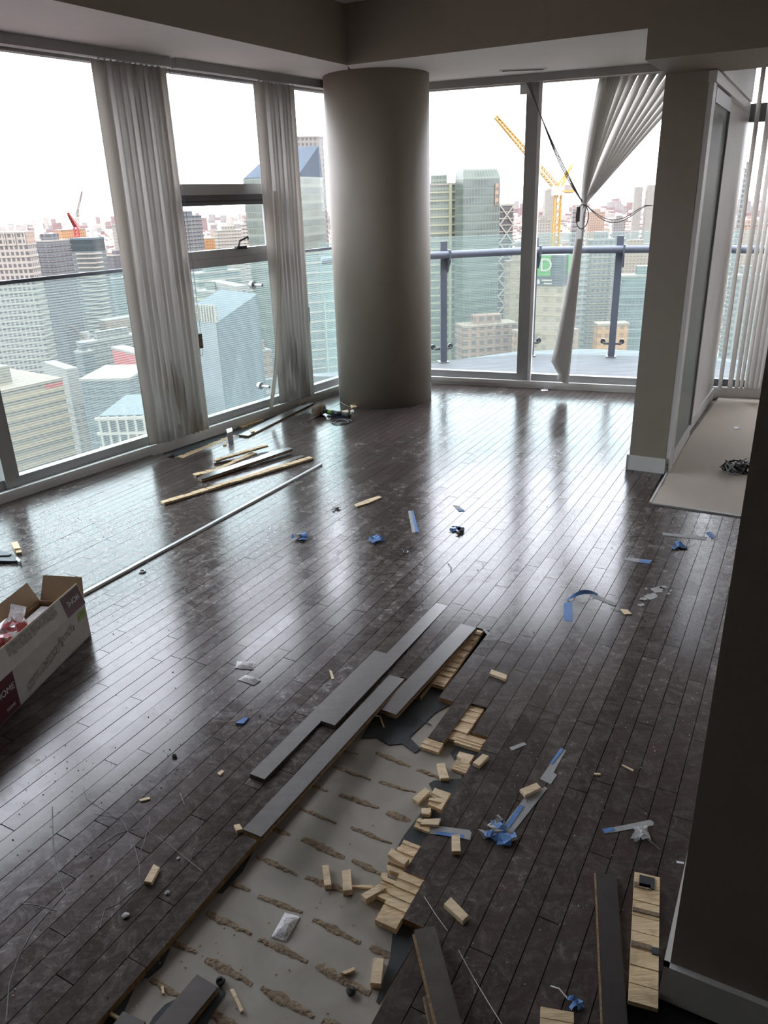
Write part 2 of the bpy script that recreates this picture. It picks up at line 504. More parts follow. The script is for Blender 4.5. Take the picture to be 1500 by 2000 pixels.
# partition behind the stub, up to the far window wall
uF = 6.415 + 0.160 * (-0.75 + 3.004)
part = MB().prism([UN(4.80, SL), UN(4.80, SL + 0.07), UN(uF + 0.05, SL + 0.07), UN(uF + 0.05, SL)], SLAB, CEIL)
tag(part.build('wall_partition', 'wall'), kind='structure')
# jamb + sliding doors on the bedroom side
dr = sroot('door_1', UN(4.70, SR))
MB().prism([UN(4.682, SR), UN(4.682, SR + 0.028), UN(4.80, SR + 0.028), UN(4.80, SR)], 0.0, ZH - 0.01).build('jamb', 'trim', dr)
for zz in (0.03, 0.055):
    MB().tube([UN(4.675, SR + 0.016, zz), UN(4.683, SR + 0.016, zz)], 0.004, 8).build('screw', 'black', dr)
MB().prism([UN(4.80, SR + 0.0), UN(4.80, SR + 0.03), UN(5.50, SR + 0.03), UN(5.50, SR + 0.0)], 0.012, 0.10).build('bottom_rail', 'trim', dr)
MB().prism([UN(4.80, SR + 0.0), UN(4.80, SR + 0.03), UN(5.50, SR + 0.03), UN(5.50, SR + 0.0)], 2.02, 2.09).build('top_rail', 'frame', dr)
MB().prism([UN(4.81, SR + 0.008), UN(4.81, SR + 0.022), UN(5.48, SR + 0.022), UN(5.48, SR + 0.008)], 0.10, 2.02).build('pane', 'frost', dr)
MB().prism([UN(5.47, SR - 0.002), UN(5.47, SR + 0.034), UN(5.50, SR + 0.034), UN(5.50, SR - 0.002)], 0.10, 2.02).build('stile', 'frame', dr)
MB().prism([UN(5.50, SR - 0.03), UN(5.50, SR + 0.02), UN(5.56, SR + 0.02), UN(5.56, SR - 0.03)], 0.0, 2.10).build('stile', 'trim', dr)
MB().prism([UN(4.665, SR - 0.0), UN(4.665, SR + 0.04), UN(6.55, SR + 0.04), UN(6.55, SR - 0.0)], 2.10, 2.152).build('track', 'trim', dr)
MB().prism([UN(4.81, SR + 0.0), UN(4.81, SR + 0.05), UN(6.55, SR + 0.05), UN(6.55, SR + 0.0)], 2.155, CEIL).build('fascia', 'trim', dr)
# white return wall against the window
tag(MB().prism([UN(5.56, SR - 0.13), UN(5.56, SR - 0.005), UN(6.72, SR + 0.03), UN(6.76, SR - 0.13)], SLAB, CEIL).build('wall_return', 'trim'), kind='structure')
bb = MB().prism([UN(5.56, SR - 0.02), UN(5.56, SR + 0.008), UN(6.70, SR + 0.043), UN(6.70, SR)], 0, 0.09)
tag(bb.build('baseboard_return', 'trim'), kind='structure')

# ---- near wall on the right
NWN, NWU = -0.046, 1.262
tag(MB().prism([UN(NWU, NWN), UN(NWU, 2.6), UN(3.1, 2.6), UN(3.1, NWN)], SLAB, CEIL).build('wall_right', 'wall'), kind='structure')
bn = sroot('baseboard_right', UN(NWU, NWN))
MB().prism([UN(NWU - 0.014, NWN - 0.012), UN(NWU - 0.014, 2.6), UN(NWU, 2.6), UN(NWU, NWN - 0.012)], -0.004, 0.096).build('board', 'trim', bn)
MB().prism([UN(NWU - 0.014, NWN - 0.012), UN(3.1, NWN - 0.012), UN(3.1, NWN), UN(NWU - 0.014, NWN)], 0.0, 0.096).build('board', 'trim', bn)
# walls behind the camera, bedroom end wall
tag(MB().prism([UN(-3.2, -5.2), UN(-3.2, 2.75), UN(-3.05, 2.75), UN(-3.05, -5.2)], SLAB, CEIL).build('wall_back', 'wall'), kind='structure')
tag(MB().prism([UN(-3.2, 2.6), UN(7.6, 2.6), UN(7.6, 2.75), UN(-3.2, 2.75)], SLAB, CEIL).build('wall_side', 'wall'), kind='structure')
tag(MB().obox(A0, DL, NL, -7.2, -2.38, 0.0, 0.14, SLAB, CEIL).build('wall_left', 'wall'), kind='structure')

# ---- window walls
def window(idx, F, s0, s1, zb=0.115, zt=2.40, mull=0.045, transoms=(), mat='frame', sill=True, pane_split=None):
    O = F(0, 0, 0); d = F(1, 0, 0) - O; n_ = F(0, 1, 0) - O
    root = sroot('window_%d' % idx, F((s0 + s1) / 2, 0.05, 0))
    MB().obox(O, d, n_, s0, s0 + mull, 0.035, 0.115, zb - 0.06, zt + 0.03).build('mullion', mat, root)
    MB().obox(O, d, n_, s1 - mull, s1, 0.035, 0.115, zb - 0.06, zt + 0.03).build('mullion', mat, root)
    MB().obox(O, d, n_, s0 + mull, s1 - mull, 0.05, 0.11, zb - 0.06, zb).build('bottom_rail', mat, root)
    MB().obox(O, d, n_, s0 + mull, s1 - mull, 0.05, 0.11, zt, SOF).build('top_rail', mat, root)
    MB().obox(O, d, n_, s0, s1, -0.005, 0.115, -0.02, zb - 0.06).build('sill', 'sill', root)
    MB().obox(O, d, n_, s0, s1, -0.016, 0.012, zb - 0.085, zb - 0.052).build('sill_lip', 'sill', root)
    MB().obox(O, d, n_, s0 + mull, s1 - mull, 0.074, 0.082, zb, zt).build('pane', 'glass', root)
    return root, O, d, n_
mulls = [-3.6, -2.4, -1.15, 0.125, 1.36, 2.60, 3.70]
for k in range(1, 6):
    root, O, d, n_ = window(k, LW, mulls[k], mulls[k + 1])
    if k == 4:      # the opening light between two transoms
        s0, s1 = mulls[k] + 0.045, mulls[k + 1] - 0.045
        MB().obox(O, d, n_, s0, s1, 0.03, 0.11, 1.665, 1.735).build('transom', 'frame', root)
        MB().obox(O, d, n_, s0, s1, 0.045, 0.10, 1.595, 1.665).build('sash_rail', 'framed', root)
        MB().obox(O, d, n_, s0, s1, 0.038, 0.10, 1.618, 1.628).build('gasket', 'black', root)
        MB().obox(O, d, n_, s0, s1, 0.03, 0.10, 1.245, 1.30).build('sash_rail', 'frame', root)
        MB().obox(O, d, n_, s0, s1, 0.035, 0.11, 1.185, 1.243).build('transom', 'frame', root)
        for a_, b_2 in ((s0, s0 + 0.04), (s1 - 0.04, s1)):
            MB().obox(O, d, n_, a_, b_2, 0.04, 0.10, 1.30, 1.595).build('sash_stile', 'frame', root)
        hs = 2.18
        hd = MB().obox(O, d, n_, hs - 0.05, hs + 0.05, 0.012, 0.04, 1.29, 1.312).build('handle', 'black', root)
        m2 = MB().tube([LW(hs - 0.03, 0.02, 1.305), LW(hs - 0.03, 0.0, 1.35), LW(hs + 0.05, -0.005, 1.372), LW(hs + 0.055, 0.0, 1.358)], 0.008, 6)
        m2.build('lever', 'black', hd, root.location)
rm = [-0.46, 0.835, 2.14]
window(6, RW, rm[0], rm[1], mull=0.05, zt=2.41)
window_last = window(7, RW, rm[1], rm[2], mull=0.05, zt=2.41)[0]
_r = window_last
MB().obox(B0, DR, NR, 0.888, 0.915, 0.0, 0.06, 0.055, 2.41).build('door_stile', 'sill', _r)
# bedroom window
root, O, d, n_ = window(8, RW, 2.36, 3.75, zb=0.14, mull=0.05, mat='framed')
MB().obox(O, d, n_, 2.41, 3.70, 0.03, 0.11, 2.045, 2.165).build('transom', 'framed', root)
tag(MB().obox(B0, DR, NR, 3.75, 5.3, 0.0, 0.14, SLAB, CEIL).build('wall_far', 'wall'), kind='structure')
tag(MB().obox(B0, DR, NR, 2.14, 2.36, 0.0, 0.12, SLAB, SOF).build('wall_pier', 'trim'), kind='structure')
tag(MB().obox(B0, DR, NR, 2.30, 3.75, -0.02, 0.0, 0.0, 0.075).build('baseboard_far', 'trim'), kind='structure')
# corner post behind the column
cp = LW(3.76, 0.05, 0)
tag(MB().prism([cp + Vector((-.1, -.1, 0)), cp + Vector((.1, -.1, 0)), cp + Vector((.1, .1, 0)), cp + Vector((-.1, .1, 0))], SLAB, SOF).build('wall_corner', 'frame'), kind='structure')
# blind tracks under the soffit are parts of the blinds; pale head strip above the glass
tag(MB().obox(A0, DL, NL, -3.6, 3.72, -0.012, 0.04, 2.415, SOF).build('trim_1', 'sill'), kind='structure')
tag(MB().obox(B0, DR, NR, -0.46, 2.3, -0.012, 0.04, 2.425, SOF).build('trim_2', 'sill'), kind='structure')

# ---- outside ledges, guards, balcony
tag(MB().obox(A0, DL, NL, -3.7, 3.9, 0.115, 0.175, -0.35, 0.045).build('trim_ledge', 'ledge'), kind='structure')
gl_ = thing('guard_rail', 'fritted pale teal glass guard outside the left windows', 'glass guard', LW(1.5, 0.25, 0.0))
g_edges = [-3.5, -1.9, -0.3, 1.30, 2.52, 3.75]
for k in range(len(g_edges) - 1):
    MB().obox(A0, DL, NL, g_edges[k] + 0.006, g_edges[k + 1] - 0.006, 0.235, 0.251, -0.30, 1.205).build('glass_panel', 'guardL', gl_)
    MB().obox(A0, DL, NL, g_edges[k] + 0.006, g_edges[k + 1] - 0.006, 0.231, 0.255, 1.200, 1.222).build('top_cap', 'rail', gl_)
for s_, z_ in ((2.44, 0.19), (2.46, 1.0), (1.36, 0.19), (1.36, 1.0), (0.1, 0.19), (3.62, 0.19)):
    st_ = MB().tube([LW(s_, 0.115, z_), LW(s_, 0.21, z_)], 0.012, 10).build('standoff', 'steel', gl_)
    MB().tube([LW(s_, 0.205, z_), LW(s_, 0.235, z_)], 0.03, 14).build('disc', 'steel', st_, gl_.location)

# curved balcony beyond the far window
bc_pts = [spot(560, 735), spot(800, 716), spot(900, 702), spot(1010, 687), spot(1150, 682), spot(1290, 687), spot(1400, 700)]
far_r = bc_pts[-1] + DR * 2.5 - NR * 0.6
mb = MB().prism([RW(-0.55, 0.115, 0)] + [Vector(p) for p in bc_pts] + [far_r, RW(4.6, 0.115, 0)], -0.22, 0.004)
tag(mb.build('floor_balcony', 'balcony'), kind='structure')
tag(MB().obox(B0, DR, NR, -0.5, 3.8, 0.115, 0.20, 0.0, 0.035).build('trim_threshold', 'ledge'), kind='structure')
posts = [spot(640, 728), spot(867, 709), spot(1036, 697), spot(1193, 699), spot(1352, 706)]
posts.append(posts[-1] + (posts[-1] - posts[-2]) * 0.9 - NR * 0.25)
br = thing('balcony_railing', 'blue grey steel balcony railing with posts and clear glass', 'railing', posts[2])
def railc(z, off=0.0):
    out = []
    for i in range(len(posts) - 1):
        p0 = posts[max(i - 1, 0)]; p1 = posts[i]; p2 = posts[i + 1]; p3 = posts[min(i + 2, len(posts) - 1)]
        for j in range(8):
            t = j / 8
            q = 0.5 * ((2 * p1) + (p2 - p0) * t + (2 * p0 - 5 * p1 + 4 * p2 - p3) * t * t + (3 * p1 - p0 - 3 * p2 + p3) * t ** 3)
            out.append(q)
    out.append(posts[-1])
    res = []
    for i, q in enumerate(out):
        d_ = (out[min(i + 1, len(out) - 1)] - out[max(i - 1, 0)]).normalized()
        n2 = Vector((-d_.y, d_.x, 0))
        if n2.y < 0: n2 = -n2
        res.append(Vector((q.x, q.y, 0)) + n2 * off + Vector((0, 0, z)))
    return res
MB().tube(railc(1.075, -0.035), 0.037, 14).build('handrail', 'rail', br, smooth=True)
gi_, go_ = railc(0.0, 0.10), railc(0.0, 0.112)
for i in range(len(posts) - 1):
    seg = list(range(i * 8, i * 8 + 9))
    m2 = MB()
    for a_, b_2 in zip(seg[:-1], seg[1:]):
        s1_ = 0.985 if b_2 == seg[-1] else 1.0
        s0_ = 0.015 if a_ == seg[0] else 0.0
        q = [gi_[a_].lerp(gi_[b_2], s0_), gi_[a_].lerp(gi_[b_2], s1_), go_[a_].lerp(go_[b_2], s1_), go_[a_].lerp(go_[b_2], s0_)]
        m2.prism(q, -0.18, 1.235)
    m2.build('glass_panel', 'guardR', br)
for i, p in enumerate(posts[1:-1]):
    d_ = (posts[i + 2] - posts[i]).normalized(); n2 = Vector((-d_.y, d_.x, 0))
    m2 = MB().obox(p, d_, n2, -0.034, 0.034, 0.0, 0.022, 0.0, 1.20)
    m2.build('post', 'rail', br)
    MB().obox(p, d_, n2, -0.008, 0.008, 0.022, 0.075, 0.0, 1.20).build('post_web', 'rail', br)
    arm = p + Vector((0, 0, 1.0))
    MB().hexa([p + d_ * a_ + n2 * o_ + Vector((0, 0, z_)) for a_, o_, z_ in ((0.036, -0.075, 1.02), (0.052, -0.075, 1.02), (0.052, 0.02, 0.90), (0.036, 0.02, 0.90), (0.036, -0.075, 1.12), (0.052, -0.075, 1.12), (0.052, 0.02, 1.12), (0.036, 0.02, 1.12))]).build('bracket', 'rail', br)
    sp_ = MB().tube([p + d_ * -0.095 + n2 * 0.085 + Vector((0, 0, 0.155)), p + d_ * -0.085 + n2 * 0.04 + Vector((0, 0, 0.14)), p + d_ * 0.085 + n2 * 0.04 + Vector((0, 0, 0.14)), p + d_ * 0.095 + n2 * 0.085 + Vector((0, 0, 0.155))], 0.011, 8)
    sp_ = sp_.build('spider_arm', 'framed', br)
    for sg in (-1, 1):
        MB().tube([p + d_ * 0.095 * sg + n2 * 0.07 + Vector((0, 0, 0.158)), p + d_ * 0.095 * sg + n2 * 0.10 + Vector((0, 0, 0.158))], 0.026, 12).build('glass_clamp', 'framed', sp_, br.location)
    MB().obox(p, d_, n2, -0.05, 0.05, -0.03, 0.08, 0.004, 0.016).build('foot_plate', 'steel', br)

# ================================================================== floor
PW = 0.0575
N0 = -0.694
TK = 0.019
floor = MB().prism([LW(-7.2, 0.11, 0), LW(3.76, 0.11, 0), RW(5.3, 0.11, 0), UN(-3.2, 2.75), UN(-3.2, -5.2)], -0.25, SLAB).build('floor', 'concrete')
tag(floor, kind='structure')

def clip(poly, a, b, c):       # keep a*u + b*n <= c
    out = []
    for i in range(len(poly)):
        p, q = poly[i], poly[(i + 1) % len(poly)]
        dp = a * p[0] + b * p[1] - c; dq = a * q[0] + b * q[1] - c
        if dp <= 0: out.append(p)
        if (dp < 0 < dq) or (dq < 0 < dp):
            t = dp / (dp - dq)
            out.append((p[0] + (q[0] - p[0]) * t, p[1] + (q[1] - p[1]) * t))
    return out
def area2(poly):
    return 0.5 * abs(sum(poly[i][0] * poly[(i + 1) % len(poly)][1] - poly[(i + 1) % len(poly)][0] * poly[i][1] for i in range(len(poly))))
def inset_clip(poly, e):
    """shrink a convex polygon by e"""
    ar = sum(poly[i][0] * poly[(i + 1) % len(poly)][1] - poly[(i + 1) % len(poly)][0] * poly[i][1] for i in range(len(poly)))
    if ar < 0: poly = poly[::-1]
    out = poly
    for i in range(len(poly)):
        p, q = poly[i], poly[(i + 1) % len(poly)]
        dx, dy = q[0] - p[0], q[1] - p[1]
        L = math.hypot(dx, dy)
        if L < 1e-6: continue
        nx, ny = dy / L, -dx / L                 # outward for ccw
        out = clip(out, nx, ny, nx * p[0] + ny * p[1] - e)
        if len(out) < 3: return []
    return out
# where each row starts (near side); rows inside the torn-up strip start further away
ROWSTART = {-7: 2.065, -6: 1.99, -5: 2.50, -4: 2.012, -3: 1.803, -2: 2.03, -1: 1.889, 0: 1.300, 1: 1.172}
planks = []
rr = random.Random(11)
for r in range(-66, 60):
    n0 = N0 + r * PW; n1 = n0 + PW
    nc = (n0 + n1) / 2
    us = ROWSTART.get(r, -3.1)
    ue = 7.4
    holes = (0.95, 1.25) if nc > -0.10 else None
    if nc > -0.62 and ue > 2: ue = 4.135
    elif nc > SL - 0.02 and ue > 2: ue = 4.69
    cuts = []
    u_ = -3.1 - rr.random() * 0.8
    forced = {-9: (1.705, 2.62), -10: (1.40, 2.18)}.get(r)
    while u_ < ue:
        L = rr.choice((0.28, 0.36, 0.45, 0.52, 0.60, 0.68, 0.80, 0.92, 1.05))
        if forced and u_ < forced[0] - 1e-6 < u_ + L: L = forced[0] - u_
        elif forced and abs(u_ - forced[0]) < 1e-6: L = forced[1] - forced[0]
        a_, b_2 = max(u_, us), min(u_ + L, ue)
        u_ += L
        if b_2 - a_ < 0.02: continue
        spans = [(a_, b_2)]
        if holes: spans = [(a_, min(b_2, holes[0])), (max(a_, holes[1]), b_2)]
        for a_, b_2 in spans:
            if b_2 - a_ < 0.02: continue
            if nc > 0.05 and b_2 > 1.2: continue
            poly = [(a_, n0), (b_2, n0), (b_2, n1), (a_, n1)]
            poly = clip(poly, 0.128, -1.0, 0.128 * 2.603 + 4.034 + 0.012)      # left window wall
            if len(poly) < 3: continue
            if holes and a_ > 1.2: poly = clip(poly, 0.0, 1.0, NWN - 0.001)
            if len(poly) < 3: continue
            poly = clip(poly, 1.0, -0.160, 6.415 + 0.160 * 3.004 - 0.010)      # far window wall
            if len(poly) < 3 or area2(poly) < 0.0003: continue
            cu = sum(p[0] for p in poly) / len(poly)
            if nc < -3.64 and cu > 3.62:                                       # slot torn out beside the sill
                poly = clip(poly, 1.0, 0.0, 3.69)
                if len(poly) < 3 or area2(poly) < 0.0006: continue
            planks.append((r, poly))
def px_area(poly):
    q = []
    for u_, n_ in poly:
        p = proj(UN(u_, n_))
        if p is None: return 0
        q.append((min(max(p[0], 0), 1500), min(max(p[1], 0), 2000)))
    return area2(q)
order = sorted(planks, key=lambda k: -px_area(k[1]))
tilt = random.Random(5)
def plank_mesh(mb, poly, lift=None):
    po = inset_clip(poly, 0.0012)
    if len(po) < 3: return
    u0, n0 = min(p[0] for p in po), min(p[1] for p in po)
    if lift is None:
        dz = tilt.uniform(-0.0004, 0.0); ku = tilt.uniform(-0.0008, 0.0008); kn = tilt.uniform(-0.0018, 0.0018)
    else: dz, ku, kn = lift
    f = lambda p, z: UN(p[0], p[1], z + dz + ku * (p[0] - u0) + kn * (p[1] - n0))
    mb.face_poly([f(p, -TK) for p in po], [f(p, 0.0) for p in po])
def two_tone(o, side_mat='ply'):
    """ply shows on the cut sides, the stain only on top"""
    o.data.materials.append(MAT[side_mat])
    for p in o.data.polygons:
        if p.normal.z < 0.6: p.material_index = 1
LIFT = {-9: (0.016, -0.018, 0.0, 1.705), -10: (0.013, -0.017, 0.0, 1.40)}
keep = order[:300]
gap_rows = set(ROWSTART) | {-8, 2}
for r, poly in keep:
    lf = LIFT.get(r) if (r in LIFT and abs(min(p[0] for p in poly) - LIFT[r][3]) < 0.01) else None
    mb = MB(); plank_mesh(mb, poly, lf[:3] if lf else None)
    if not mb.v: continue
    o = mb.build('plank', 'plankloose' if lf else 'floor', floor, origin=(0, 0, 0))
    if r in gap_rows: two_tone(o)
rest = MB()
for r, poly in order[300:]: plank_mesh(rest, poly)
o = rest.build('plank_rows', 'floor', floor, origin=(0, 0, 0)); o['kind'] = 'stuff'

# underlay still lying on the slab
def sheet(pts_px, name='underlay', mat='underlay', z0=SLAB, th=0.003, parent=floor):
    pts = [spot(x, y, z0 + th) for x, y in pts_px]
    return MB().prism(pts, z0 + 0.0003, z0 + th).build(name, mat, parent, origin=(0, 0, 0))
sheet([(705, 1442), (742, 1382), (860, 1330), (885, 1372), (850, 1392), (800, 1440), (822, 1462), (810, 1470), (785, 1452), (760, 1455), (735, 1440)])
sheet([(880, 1470), (905, 1445), (955, 1440), (950, 1490), (905, 1530), (898, 1500)])
sheet([(838, 1530), (848, 1524), (905, 1520), (885, 1560), (845, 1545)])
sheet([(820, 1590), (850, 1560), (880, 1560), (800, 1720), (755, 1690), (790, 1630)])
sheet([(770, 1790), (835, 1800), (740, 1960), (735, 1955), (762, 1870)])
sheet([(300, 1985), (322, 1962), (345, 1950), (380, 1930), (400, 1960), (330, 2060), (280, 2020)])
sheet([(395, 1960), (430, 1925), (440, 1938), (380, 2040), (360, 2030)])
# thin ragged rim of underlay along the left board edge
for a_, b_2 in (((500, 1645), (430, 1740)), ((330, 1850), (285, 1905)), ((260, 1925), (205, 2010))):
    mid = ((a_[0] + b_2[0]) / 2 + 9, (a_[1] + b_2[1]) / 2 + 8)
    sheet([(a_[0] - 12, a_[1]), (a_[0] + 2, a_[1] + 3), mid, (b_2[0] + 4, b_2[1] + 4), (b_2[0] - 14, b_2[1])])
o = MB().prism([UN(-0.5, -0.12), UN(-0.5, 1.0), UN(1.26, 1.0), UN(1.26, -0.12)], SLAB + 0.0004, SLAB + 0.004).build('underlay', 'underlay', floor, origin=(0, 0, 0))
o = MB().prism([UN(3.62, -4.2), UN(3.62, -3.60), UN(5.5, -3.60), UN(5.5, -4.2)], SLAB + 0.0004, SLAB + 0.004).build('underlay', 'underlay', floor, origin=(0, 0, 0))
# seams cut in the underlay
for a_, b_2 in (((803, 1353), (842, 1376)), ((793, 1390), (842, 1418))):
    p, q = spot(*a_, SLAB), spot(*b_2, SLAB)
    MB().bar(p + Vector((0, 0, 0.003)), q + Vector((0, 0, 0.003)), 0.006, 0.0014).build('underlay_seam', 'black', floor, origin=(0, 0, 0))

# glue beads left on the slab
gr = random.Random(3)
def bead(a_, b_2, w_):
    p, q = spot(*a_, SLAB), spot(*b_2, SLAB)
    k = max(6, int((q - p).length / 0.012)); d_ = (q - p).normalized(); n2 = Vector((-d_.y, d_.x, 0))
    L_, R_, T_ = [], [], []
    mb = MB(); rows = []
    for i in range(k + 1):
        t = i / k; c = p.lerp(q, t) + n2 * gr.uniform(-0.002, 0.002)
        ww = w_ * (0.55 + 0.45 * math.sin(math.pi * min(1, t * 1.05 + 0.05))) * gr.uniform(0.7, 1.15)
        hh = 0.0018 * gr.uniform(0.5, 1.3)
        rows.append([c - n2 * ww / 2 + Vector((0, 0, 0.0002)), c - n2 * ww * 0.22 + Vector((0, 0, hh)), c + n2 * ww * 0.22 + Vector((0, 0, hh * gr.uniform(0.6, 1.1))), c + n2 * ww / 2 + Vector((0, 0, 0.0002))])
    for row in rows: mb.v += [tuple(x) for x in row]
    for i in range(k):
        for j in range(3):
            mb.f.append((i * 4 + j, i * 4 + j + 1, i * 4 + 5 + j, i * 4 + 4 + j))
    mb.build('glue_bead', 'glue', floor, origin=(0, 0, 0))
beads = [((735, 1470), (800, 1498), 9), ((650, 1497), (725, 1523), 6), ((815, 1503), (865, 1522), 8), ((740, 1527), (812, 1548), 7), ((605, 1533), (640, 1545), 6),
         ((663, 1552), (740, 1578), 9), ((585, 1578), (658, 1608), 6), ((755, 1587), (802, 1604), 10), ((685, 1616), (765, 1648), 6), ((525, 1615), (568, 1632), 8),
         ((590, 1638), (672, 1676), 11), ((500, 1672), (582, 1710), 7), ((688, 1680), (745, 1707), 9), ((440, 1720), (487, 1740), 7), ((597, 1713), (690, 1748), 9),
         ((505, 1750), (590, 1783), 8), ((402, 1783), (490, 1825), 9), ((612, 1796), (703, 1842), 9), ((338, 1840), (383, 1861), 7), ((505, 1834), (600, 1878), 8),
         ((402, 1873), (492, 1923), 10), ((618, 1886), (722, 1942), 11), ((723, 1850), (770, 1872), 9), ((295, 1912), (350, 1947), 8), ((510, 1930), (612, 1986), 10),
         ((405, 1975), (460, 2005), 10), ((630, 1994), (690, 2025), 10), ((215, 1985), (245, 2003), 7), ((640, 1455), (700, 1474), 5)]
for a_, b_2, wpx in beads:
    bead(a_, b_2, wpx / 900.0 * 2.3)

# torn pieces of board: blond core left where the stained face came away
tr_ = random.Random(9)
def core(poly_un, z, parent=floor, name='torn_core', th=0.010, mat='blond', teeth=0):
    """a run of splintered cross-grain laths, each lath its own small slab, joined into one torn piece"""
    us = [p[0] for p in poly_un]; ns = [p[1] for p in poly_un]
    mb = MB(); u_ = min(us)
    while u_ < max(us) - 0.001:
        L = min(tr_.uniform(0.006, 0.022), max(us) - u_)
        zz = z + tr_.uniform(-0.004, 0.0015); k = tr_.uniform(-0.05, 0.05)
        q = clip(clip(poly_un, -1, 0, -u_), 1, 0, u_ + L)
        if len(q) >= 3 and area2(q) > 1e-6:
            n0_, n1_ = min(p[1] for p in q), max(p[1] for p in q)
            s = [(u_, n0_), (u_ + L, n0_ + tr_.uniform(-0.002, 0.002)), (u_ + L, n1_), (u_, n1_)]
            mb.face_poly([UN(a_, b_2, SLAB + 0.003) for a_, b_2 in s], [UN(a_, b_2, zz + k * (a_ - u_) * 2) for a_, b_2 in s])
        u_ += L
    return mb.build(name, mat, parent, origin=(0, 0, 0))
core([(2.083, -1.010), (2.495, -1.000), (2.495, -0.948), (2.083, -0.934)], -0.003)
core([(1.760, -0.872), (1.802, -0.872), (1.802, -0.810), (1.760, -0.810)], -0.003)
core([(1.838, -0.812), (2.028, -0.812), (2.028, -0.762), (1.838, -0.762)], -0.004)
core([(1.828, -0.786), (1.886, -0.786), (1.886, -0.698), (1.828, -0.698)], -0.006)
core([(1.312, -0.748), (1.400, -0.746), (1.400, -0.696), (1.312, -0.696)], -0.006)
core([(1.140, -0.692), (1.300, -0.702), (1.300, -0.638), (1.140, -0.636)], -0.001)
core([(1.205, -0.735), (1.265, -0.735), (1.265, -0.690), (1.205, -0.690)], -0.006)
core([(1.545, -0.745), (1.60, -0.745), (1.60, -0.698), (1.545, -0.698)], -0.006)
core([(1.715, -0.745), (1.755, -0.745), (1.755, -0.698), (1.715, -0.698)], -0.007)
core([(1.455, -0.745), (1.485, -0.745), (1.485, -0.698), (1.455, -0.698)], -0.007)
core([(3.70, -3.695), (4.32, -3.68), (4.32, -3.627), (3.70, -3.627)], -0.003)
core([(4.52, -3.79), (4.78, -3.77), (4.78, -3.72), (4.52, -3.74)], -0.002)

# ---- bedroom carpet
cp_ = MB().prism([UN(4.138, -0.607), UN(4.138, 2.598), UN(7.12, 2.598), UN(6.775, -0.55), UN(5.5, -0.60)], SLAB, 0.006).build('carpet', 'carpet', None, UN(5.2, 0.6, SLAB))
tag(cp_, 'beige low pile carpet on the bedroom floor', 'carpet')
tag(MB().prism([UN(4.128, -0.617), UN(4.128, 2.6), UN(4.140, 2.6), UN(4.140, -0.617)], SLAB, 0.008).build('trim_carpet_edge', 'frame'), kind='structure')
tag(MB().prism([UN(4.128, -0.619), UN(4.69, -0.619), UN(4.69, -0.607), UN(4.128, -0.607)], SLAB, 0.008).build('trim_carpet_side', 'trim'), kind='structure')

# ================================================================== blinds
def vane_mesh(mb, base, ang, w_, z0, z1, curve=0.008, lean=Vector((0, 0, 0))):
    d_ = Vector((math.cos(ang), math.sin(ang), 0)); n2 = Vector((-d_.y, d_.x, 0))
    k = 6; L_, R_ = [], []
    b = len(mb.v); th = 0.0012
    for lay in (0, th):
        for z, ln in ((z0, lean), (z1, Vector())):
            for i in range(k + 1):
                t = i / k - 0.5
                p = base + d_ * (w_ * t) + n2 * (curve * (1 - 4 * t * t) + lay) + ln
                mb.v.append((p.x, p.y, z))
    m = k + 1
    for lay in range(2):
        o_ = b + lay * 2 * m
        for i in range(k): mb.f.append((o_ + i, o_ + i + 1, o_ + m + i + 1, o_ + m + i))
    for z_ in range(2):
        for i in range(k):
            a_ = b + z_ * m + i
            mb.f.append((a_, a_ + 1, a_ + 1 + 2 * m, a_ + 2 * m))
    for i in (0, k):
        a_ = b + i
        mb.f.append((a_, a_ + m, a_ + 3 * m, a_ + 2 * m))
def chain(root, pts, r=0.0016, name='bead_chain', mat='cord'):
    return MB().tube(pts, r, 5).build(name, mat, root)
vr = random.Random(21)
def stack(F, D_, label, s0, s1, count, off, rail0, rail1, zb=0.075, zt=2.395):
    root = thing('vertical_blind', label, 'blind', F((s0 + s1) / 2, off, zb), 'vertical blinds at the windows')
    O = F(0, 0, 0); d = F(1, 0, 0) - O; n_ = F(0, 1, 0) - O
    MB().obox(O, d, n_, rail0, rail1, off - 0.022, off + 0.022, 2.405, SOF - 0.001).build('head_rail', 'frame', root)
    base_ang = math.atan2(D_.y, D_.x)
    for k in range(count):
        s = s0 + (s1 - s0) * (k + 0.5) / count
        ang = base_ang + R(-44 + vr.uniform(-13, 13))
        if k == 0: ang = base_ang + R(-18)
        if k == count // 3: ang = base_ang + R(-40)
        mb = MB(); vane_mesh(mb, F(s, off + vr.uniform(-0.006, 0.006), 0), ang, 0.089, zb + vr.uniform(0, 0.006), zt, 0.009, F(vr.uniform(-.006, .006), 0, 0) - O)
        sl_ = mb.build('slat', 'vane', root, smooth=True)
        MB().obox(F(s, off, 0), d, n_, -0.004, 0.004, -0.004, 0.004, zt - 0.004, 2.41).build('carrier', 'white', sl_, root.location)
    return root
b1 = stack(LW, DL, 'closed stack of grey vertical blind slats, leftmost, beside the wide pane', 1.085, 1.555, 11, -0.062, -3.5, 1.62)
for k, s in enumerate((1.60, 1.625)):
    chain(b1, [LW(s, -0.06, 2.40), LW(s + 0.002, -0.06, 0.63)])
chain(b1, [LW(1.60, -0.06, 0.63), LW(1.606, -0.06, 0.605), LW(1.619, -0.06, 0.605), LW(1.625, -0.06, 0.63)])
MB().obox(LW(1.61, -0.06, 0), DL, NL, -0.018, 0.018, -0.01, 0.01, 0.66, 0.76).build('cord_weight', 'sponge', b1)
b2 = stack(LW, DL, 'closed stack of grey vertical blind slats between the vent window and the column', 2.40, 2.74, 8, -0.062, 1.66, 3.3)
mb = MB(); L_, R_ = [], []
